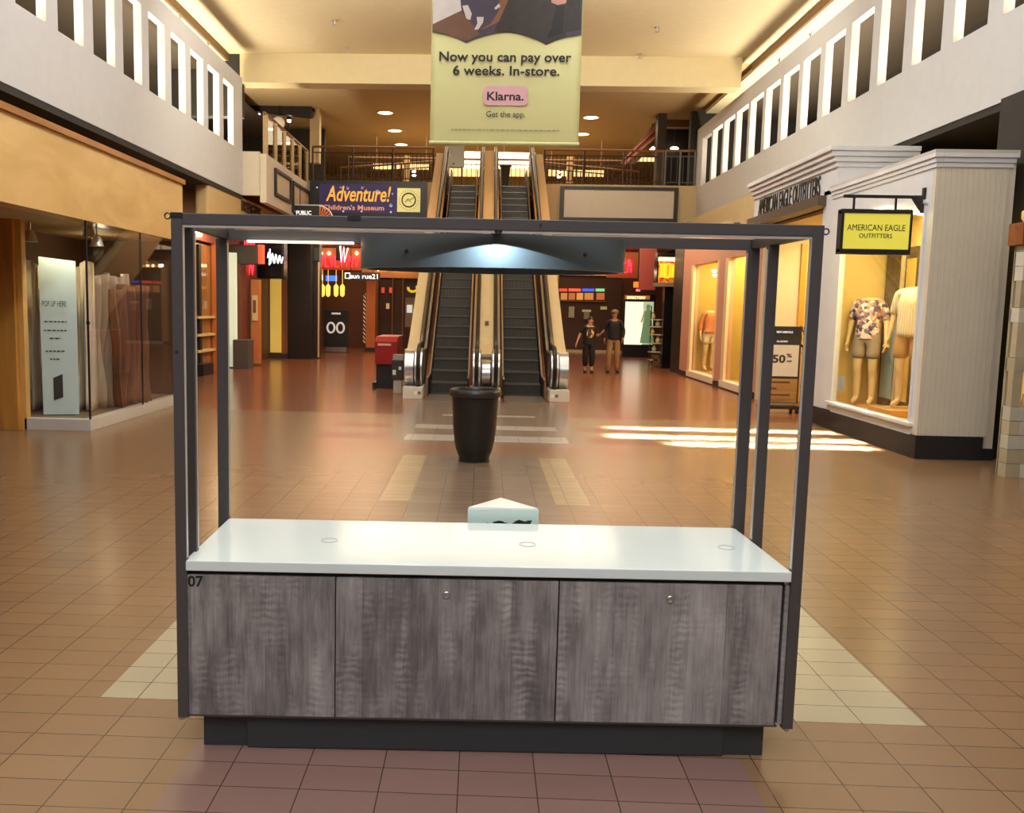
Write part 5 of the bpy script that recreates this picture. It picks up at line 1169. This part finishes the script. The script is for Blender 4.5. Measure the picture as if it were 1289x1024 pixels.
# ================================================================== UPSTAIRS
railm = M('railing_brown', (70, 50, 36), .4, .3); railt = M('railing_top', (120, 76, 44), .4)
def railing(label, p0, p1, h=1.05, gap=.12, nposts=5, lower=True, name='railing', rm=None, tm=None, base=.0):
    p0, p1 = Vector(p0), Vector(p1); L = (p1 - p0).length; d = (p1 - p0) / L
    t = thing(name, label, 'railing', (p0 + p1) / 2); rm = rm or railm; up = Vector((0, 0, 1))
    part(MB().tube([p0 + up * h, p1 + up * h], .035, 8), 'top_rail', tm or railt, t)
    part(MB().tube([p0 + up * (h - .16), p1 + up * (h - .16)], .018, 6), 'upper_rail', rm, t); part(MB().tube([p0 + up * .12, p1 + up * .12], .018, 6), 'bottom_rail', rm, t)
    n = int(L / gap)
    for k in range(nposts):
        q = p0 + d * (L * k / (nposts - 1)); part(MB().tube([q - up * base, q + up * h], .03, 6), 'post', rm, t)
    for k in range(1, n):
        if n > 99: break
        q = p0 + d * (L * k / n); part(MB().tube([q + up * .12, q + up * (h - .16)], .0095, 4), 'picket', rm, t)
    return t
F2 = 4.95
railing('dark picket railing along the bridge edge above the left museum sign', (-4.95, 26.1, 5.08), (-1.5, 26.1, 5.08), .98, .115, 4)
railing('dark picket railing along the bridge edge above the blank framed board', (1.65, 26.1, 5.08), (5.0, 26.1, 5.08), .98, .115, 4)
railing('far picket railing upstairs behind the escalator landings', (-4.4, 29.2, F2), (4.6, 29.2, F2), 1.32, .14, 7)
railing('diagonal picket railing upstairs left of the escalators', (-1.55, 27.4, F2), (-4.6, 28.9, F2), .95, .14, 4)
railing('diagonal picket railing upstairs right of the escalators', (1.7, 27.4, F2), (4.8, 28.9, F2), .95, .14, 4)
railing('short grey railing at the right bridge end beside the parapet', (5.05, 26.1, 5.08), (5.88, 26.1, 5.08), 1.0, .15, 3, rm=M('railing_grey', (96, 96, 94), .4, .4))
# balcony rail with timber posts (left)
br_ = thing('balcony_railing', 'timber post and dark glass railing on the left balcony edge', 'railing', (-5.1, 23.5, 5.0))
part(MB().tube([(-5.1, 21.0, 5.92), (-5.1, 26.0, 5.92)], .04, 8), 'top_rail', railt, br_)
for k in range(6): part(B(-5.15, -5.06, 21.05 + .97 * k, 21.17 + .97 * k, 5.0, 5.9), 'post', M('post_tan', (178, 146, 100), .5), br_)
for k in range(5): part(B(-5.11, -5.10, 21.19 + .97 * k, 22.0 + .97 * k, 5.06, 5.85), 'panel', glass('dark_glass', (.45, .42, .38)), br_)
fr_ = []
for k, (px0_, px1_, yt0, yb0) in enumerate(((346, 366, 0, 0), (368, 390, 0, 0))):
    ya, yb2 = at(px0_, 240, X=-5.03).y, at(px1_, 240, X=-5.03).y; za_, zb2 = (4.16, 4.80) if k == 0 else (3.98, 4.78)
    f_ = thing('wall_frame', ['empty black frame on the left balcony wall, nearer one', 'empty black frame on the left balcony wall, farther and lower one'][k], 'frame', (-5.03, ya, za_))
    for (a0, a1, b0, b1, nm) in ((ya, yb2, zb2 - .07, zb2, 'frame_rail'), (ya, yb2, za_, za_ + .07, 'frame_rail'), (ya, ya + .09, za_ + .07, zb2 - .07, 'frame_stile'), (yb2 - .09, yb2, za_ + .07, zb2 - .07, 'frame_stile')):
        part(B(-5.05, -4.99, a0, a1, b0, b1), nm, black, f_)
    part(B(-5.05, -5.04, ya + .09, yb2 - .09, za_ + .07, zb2 - .07), 'backing', M('frame_backing', (206, 190, 160), .6), f_)
# museum sign on the bridge
ms = thing('museum_sign', 'dark blue starry museum sign with yellow script on the bridge fascia', 'sign', (-3.4, 25.9, 4.1))
SY = 25.9
a = RY(SY, 390, 537, 230, 274)
part(B(a[0], a[1], SY, SY + .1, 4.02, 5.10), 'panel', M('sign_black', (24, 20, 30), .4), ms)
a2 = RY(SY - .005, 402, 500, 233, 268); part(B(a2[0], a2[1], SY - .006, SY, 4.2, 5.0), 'night_field', M('sign_indigo', (52, 40, 96), .5, var=.5, scale=2, emit=.12), ms, 'indigo night sky field')
q = at(451, 256, Y=SY - .02); part(MB().text('Adventure!', .60, (q.x, SY - .012, q.z + .06), depth=.008, bold=.012, shear=.25, width=1.85), 'script_lettering', EM('script_yellow', (250, 178, 60), 0.38), ms, 'yellow script lettering')
q = at(444, 262.5, Y=SY - .02); part(MB().text("Children's Museum", .19, (q.x + .02, SY - .012, q.z - .04), depth=.006, bold=.02, width=1.75), 'lettering', EM('letter_peach', (226, 160, 120), 0.23), ms)
rnd = random.Random(2)
for (x, y, r_) in ((418, 240, .06), (429, 236, .035), (437.5, 237, .04), (456, 236.5, .04), (475, 242, .07), (494, 244, .03), (492, 258.5, .05), (492, 267, .03), (432, 266, .03), (455, 266, .03), (441, 263, .02), (399, 236, .02)):
    q = at(x, y, Y=SY - .02); part(MB().lathe([(.0001, -.012), (r_ * .6, -.008), (r_, 0)], (q.x, SY - .006, q.z), 12, 'y'), 'star', EM('star_white', (240, 236, 255), 0.46), ms)
a3 = RY(SY - .02, 500, 529, 237, 267); part(B(a3[0], a3[1], SY - .015, SY, a3[3], a3[2]), 'logo_panel', EM('logo_cream', (236, 230, 150), 0.23), ms, 'cream square logo panel')
cx, cz = (a3[0] + a3[1]) / 2, (a3[2] + a3[3]) / 2
part(MB().tube([(cx + .19 * math.cos(R(k * 12)), SY - .02, cz + .19 * math.sin(R(k * 12))) for k in range(30)], .02, 6, closed=True).tube([(cx - .1, SY - .02, cz - .06), (cx - .02, SY - .02, cz + .03), (cx + .04, SY - .02, cz + .0), (cx + .14, SY - .02, cz + .08)], .01, 6).tube([(cx - .06, SY - .02, cz + .02), (cx + .08, SY - .02, cz - .06)], .008, 6), 'logo_ring', M('logo_ink', (62, 58, 40), .5), ms)
lg = MB()
for k in range(26):
    t_ = R(k * 360 / 26); lg.tube([(cx + r_ * math.cos(t_), SY - .018, cz + r_ * math.sin(t_)) for r_ in (.25, .29)], .006, 4)
part(lg, 'logo_dots', M('logo_ink', (62, 58, 40), .5), ms)
# blank framed board
bb_ = thing('blank_billboard', 'blank pale board in a black frame on the bridge fascia right of the escalators', 'board', (3.75, 25.9, 4.1))
a = RY(SY, 705, 853, 237, 279)
part(B(a[0] + .1, a[1] - .1, SY, SY + .05, 4.16, 4.96), 'panel', M('board_pale', (206, 196, 178), .3), bb_)
for g_, nm in (((a[0], a[1], SY - .03, SY + .09, 4.94, 5.03), 'frame_rail'), ((a[0], a[1], SY - .03, SY + .09, 4.08, 4.17), 'frame_rail'), ((a[0], a[0] + .11, SY - .03, SY + .09, 4.17, 4.94), 'frame_stile'), ((a[1] - .11, a[1], SY - .03, SY + .09, 4.17, 4.94), 'frame_stile')): part(B(*g_), nm, M('frame_brownblack', (40, 30, 26), .4), bb_)
# upper left storefront with globes
us = thing('upper_shopfront', 'dark upstairs shopfront with black sign board behind the left balcony railing', 'shopfront', (-7, 29, F2))
part(B(-8.2, -5.3, 30.0, 30.2, F2, 7.3), 'shop_wall', M('upper_shop_dark', (44, 36, 30), .6), us)
a = RY(26.9, 310, 392, 122, 148); pts = [(at(x, y, Y=26.9).x, at(x, y, Y=26.9).z) for x, y in ((306, 121), (392, 131), (392, 148), (306, 138))]
part(MB().prism(pts, 'y', 26.9, 27.1), 'sign_board', M('board_black', (30, 27, 25), .5, var=.5, scale=3), us)
part(boxY(27.2, .3, 390, 402, 133, 205), 'pier', M('pier_beige', (190, 166, 124), .6), us)
part(MB().prism([(at(x, y, Y=27.15).x, at(x, y, Y=27.15).z) for x, y in ((391, 140), (393.5, 132), (396, 140))], 'y', 27.12, 27.2), 'emblem', black, us)
for k, (x, y, r_) in enumerate(((350.5, 155, .185), (363, 180, .20))):
    q = at(x, y, Y=26.7); g = thing('globe_lamp', ['white globe lamp below the black upstairs sign board', 'lower dim globe lamp behind the balcony rail upstairs'][k], 'lamp', q)
    part(MB().sphere(tuple(q), r_, 18, 12), 'globe', EM('globe_white%d' % k, (220, 206, 180), .2 - .12 * k), g, smooth=True); part(MB().tube([q + Vector((0, 0, r_)), (q.x, q.y, 7.3)], .012, 6), 'stem', black, g)
for x, y in ((325, 144), (364, 152)):
    q = at(x, y, Y=27.5); t = thing('upper_spotlight', 'tiny bright spotlight in the dark upstairs shop at left', 'light', q, group='spotlights in the dark upstairs shop'); part(MB().sphere(tuple(q), .06, 8, 6), 'lens', EM('spot_bright', (255, 240, 214), 8), t); part(MB().lathe([(.07, .02), (.07, .1), (.03, .12)], tuple(q), 10), 'housing', black, t)
# sign board, bin and lit windows at the landing
sg = thing('upper_notice_stand', 'grey notice board on two legs at the top of the left escalator', 'notice', at(572, 232, Y=27.6))
a = RY(27.6, 561, 584, 178, 210); part(B(a[0], a[1], 27.6, 27.65, a[3], a[2]), 'board', M('board_grey', (150, 148, 140), .5), sg, bevel=.005)
part(B(a[0] - .015, a[1] + .015, 27.61, 27.67, a[3] - .015, a[2] + .015), 'frame', M('board_frame', (96, 88, 78), .4), sg)
for x in (a[0] + .06, a[1] - .06): part(MB().tube([(x, 27.64, F2), (x, 27.64, a[3])], .02, 6), 'leg', railm, sg)
q = at(571, 206, Y=27.59); part(MB().sphere((q.x, 27.595, q.z), (.035, .008, .025), 10, 6), 'print', M('print_dark2', (60, 58, 54), .5), sg)
q = at(636, 224, Y=27.0); tb = thing('upper_bin', 'dark tapered bin at the top of the right escalator', 'bin', (q.x, 27, F2))
part(MB().lathe([(.08, F2), (.10, F2 + .3), (.15, F2 + .75), (.16, F2 + .76), (.13, F2 + .77), (.001, F2 + .72)], (q.x, 27, 0), 20), 'body', bp_, tb, smooth=True); part(MB().lathe([(.15, F2 + .75), (.18, F2 + .76), (.18, F2 + .80), (.14, F2 + .80), (.14, F2 + .75)], (q.x, 27, 0), 20), 'rim', bp_, tb, smooth=True)
a0, a1, a2_, a3_ = at(576, 191, Z=7.335), at(674, 193, Z=7.335), at(664, 213, Z=7.335), at(582, 212, Z=7.335)
struct(MB().prism([(v.x, v.y) for v in (a0, a1, a2_, a3_)], 'z', 7.33, 7.349), 'window_1', EM('daylit_window', (255, 244, 206), 1.6))
for k, (xa, xb, yt, yb, e_) in enumerate(((470, 540, 206, 213, .7), (560, 604, 212, 222, .5), (630, 670, 212, 222, .5), (690, 760, 214, 222, .7), (800, 826, 198, 203, 1.6))):
    Yk = 31 + .1 * k; a = RY(Yk, xa, xb, yt, yb)
    t = thing('upper_shop_light', ['warm lit shop strip behind the railing above the museum sign', 'warm lit strip below the bright window over the left escalator', 'warm lit strip below the bright window over the right escalator', 'warm lit shop strip behind the railing above the blank board', 'bright strip light beside the dark upstairs column'][k], 'light', ((a[0] + a[1]) / 2, Yk, a[3]))
    part(B(a[0], a[1], Yk, Yk + .1, a[3], a[2]), 'diffuser', EM('shop_light_%d' % k, (255, 220, 160), e_ * .4), t)
    for xr in (a[0] + .1, a[1] - .1): part(MB().tube([(xr, Yk + .05, a[2]), (xr, Yk + .05, 7.35)], .008, 5), 'hanger', M('hanger_tan', (150, 122, 84), .6), t)
for k, (x, y) in enumerate(((521, 216), (521, 221), (704, 217), (704, 223))):
    q = at(x, y, Y=30); t = thing('landing_lamp', 'small bright lamp on the railing beside the escalator landing', 'lamp', q, group='small lamps at the escalator landing'); part(MB().sphere(tuple(q), (.07, .03, .035), 10, 6), 'lens', EM('spot_bright', (255, 240, 214), 8), t); part(B(q.x - .08, q.x + .08, q.y + .02, q.y + .06, q.z - .04, q.z + .04).tube([(q.x, q.y + .04, F2), (q.x, q.y + .04, q.z)], .015, 6), 'housing', railm, t)
for k, (xa, xb) in enumerate(((508, 515), (714, 722))): solo(boxY(29.5, .2, xa, xb, 196, 230), 'upper_column', M('column_tan', (190, 158, 106), .5), ['tan upstairs post left of the escalators', 'tan upstairs post right of the escalators'][k], 'post')
# right side upstairs: dark column, stair with red handrail, dark shop
solo(boxY(27.3, .35, 827, 838, 139, 236), 'upper_column', M('column_dark2', (62, 50, 40), .5), 'dark square upstairs column on the right', 'column')
struct(boxY(29.0, .2, 836, 884, 160, 245), 'wall_upper_right', M('upper_right_dark', (36, 31, 28), .7)); struct(boxY(28.2, .3, 837, 880, 136, 160), 'trim_7', M('upper_right_beam', (150, 122, 84), .7))
up_ = thing('upper_stair', 'brown upstairs stair flight with red handrail rising to the dark column', 'stair', at(785, 205, Y=28))
P_ = lambda x, y, Y=28: at(x, y, Y=Y)
pts = [(P_(x, y).x, P_(x, y).z) for x, y in ((781, 206), (828, 150), (828, 178), (800, 206))]
part(MB().prism(pts, 'y', 28.0, 28.1), 'stringer', M('stair_brown', (150, 118, 84), .6), up_)
part(MB().tube([P_(784, 203, 27.9), P_(827, 163, 27.9)], .035, 8), 'handrail', M('handrail_red', (150, 50, 44), .4), up_)
part(MB().tube([P_(786, 207, 27.9), P_(829, 170, 27.9)], .05, 8), 'lower_rail', M('handrail_pink', (186, 120, 106), .4), up_)
for k, (x, y) in enumerate(((485, 142), (497, 164.5), (505, 182), (744, 148), (733, 169))):
    d = ray(x, y); t_ = (7.34 - 1.55) / d.z; q = CAMLOC + d * t_
    t = thing('downlight', ['recessed downlight nearest the atrium left of the banner', 'second recessed downlight left of the banner', 'farthest recessed downlight left of the banner, above the railing', 'recessed downlight nearest the atrium right of the banner', 'second recessed downlight right of the banner, at its edge'][k], 'light', (q.x, q.y, 7.33))
    part(MB().lathe([(.001, 7.335), (.22, 7.335), (.22, 7.345)], (q.x, q.y, 0), 20), 'lens', EM('downlight_glow', (255, 236, 196), 3.5), t); part(MB().lathe([(.22, 7.33), (.27, 7.33), (.27, 7.349), (.22, 7.349)], (q.x, q.y, 0), 20, cap=False), 'trim_ring', M('ring_cream', (226, 206, 160), .5), t)
for k, (x, y) in enumerate(((820, 187), (849, 187))):
    q = at(x, y, Y=28.8); t = thing('dark_shop_downlight', 'round downlight in the dark upstairs shop behind the right column', 'light', q, group='downlights in the dark upstairs shop at right'); part(MB().sphere(tuple(q), (.13, .05, .06), 12, 8), 'lens', EM('downlight_glow', (255, 236, 196), 3.5), t); part(MB().tube([q, (q.x, q.y, 7.35)], .02, 6), 'stem', black, t)
# sprinklers on the atrium ceiling and on the parapet tops
def sprinkler(x, y, lab, Z=None, X=None, up=False, grp=None):
    q = at(x, y, Z=Z) if Z else at(x, y, X=X); t = thing('sprinkler' if not up else 'bird_spike', lab, 'sprinkler' if not up else 'spike', q, group=grp)
    if not up:
        part(MB().tube([(q.x, q.y, 7.3), (q.x, q.y, 7.22)], .018, 8), 'pipe', chrome, t); part(MB().lathe([(.045, 7.21), (.045, 7.217), (.012, 7.22)], (q.x, q.y, 0), 12), 'deflector', chrome, t); part(MB().lathe([(.06, 7.29), (.05, 7.3)], (q.x, q.y, 0), 12), 'plate', chrome, t)
    else:
        part(MB().tube([(q.x, q.y, 6.66), (q.x, q.y, 6.75)], .014, 6), 'stem', chrome, t); part(MB().tube([(q.x, q.y - .06, 6.81), (q.x, q.y, 6.73), (q.x, q.y + .06, 6.81)], .012, 6), 'fork', chrome, t)
sprinkler(421, 29, 'ceiling sprinkler left of the banner, nearer one', Z=7.25); sprinkler(437, 63, 'ceiling sprinkler left of the banner, near the cross beam', Z=7.25)
sprinkler(827, 38, 'ceiling sprinkler right of the banner, nearer one', Z=7.25); sprinkler(805, 71, 'ceiling sprinkler right of the banner, near the cross beam', Z=7.25)
sprinkler(227, 27, 'small metal fork fixture on the left parapet top, nearer one', X=-5.66, up=True); sprinkler(262, 60, 'small metal fork fixture on the left parapet top, farther one', X=-5.66, up=True)
sprinkler(1020, 43, 'small metal fork fixture on the right parapet top, nearer one', X=6.0, up=True); sprinkler(981, 76, 'small metal fork fixture on the right parapet top, farther one', X=6.0, up=True)
# daylight falling through the roof slots onto the tiles
for (x0_, x1_, y_, w_, p_) in ((1.75, 4.9, 12.0, .20, 60), (1.65, 5.0, 11.2, .26, 80), (2.3, 4.6, 10.65, .22, 60)):
    area('roof_slot_sun', ((x0_ + x1_) / 2 , y_, 7.2), (0, 0, -1), x1_ - x0_, w_, p_, (1, .95, .85), 3)
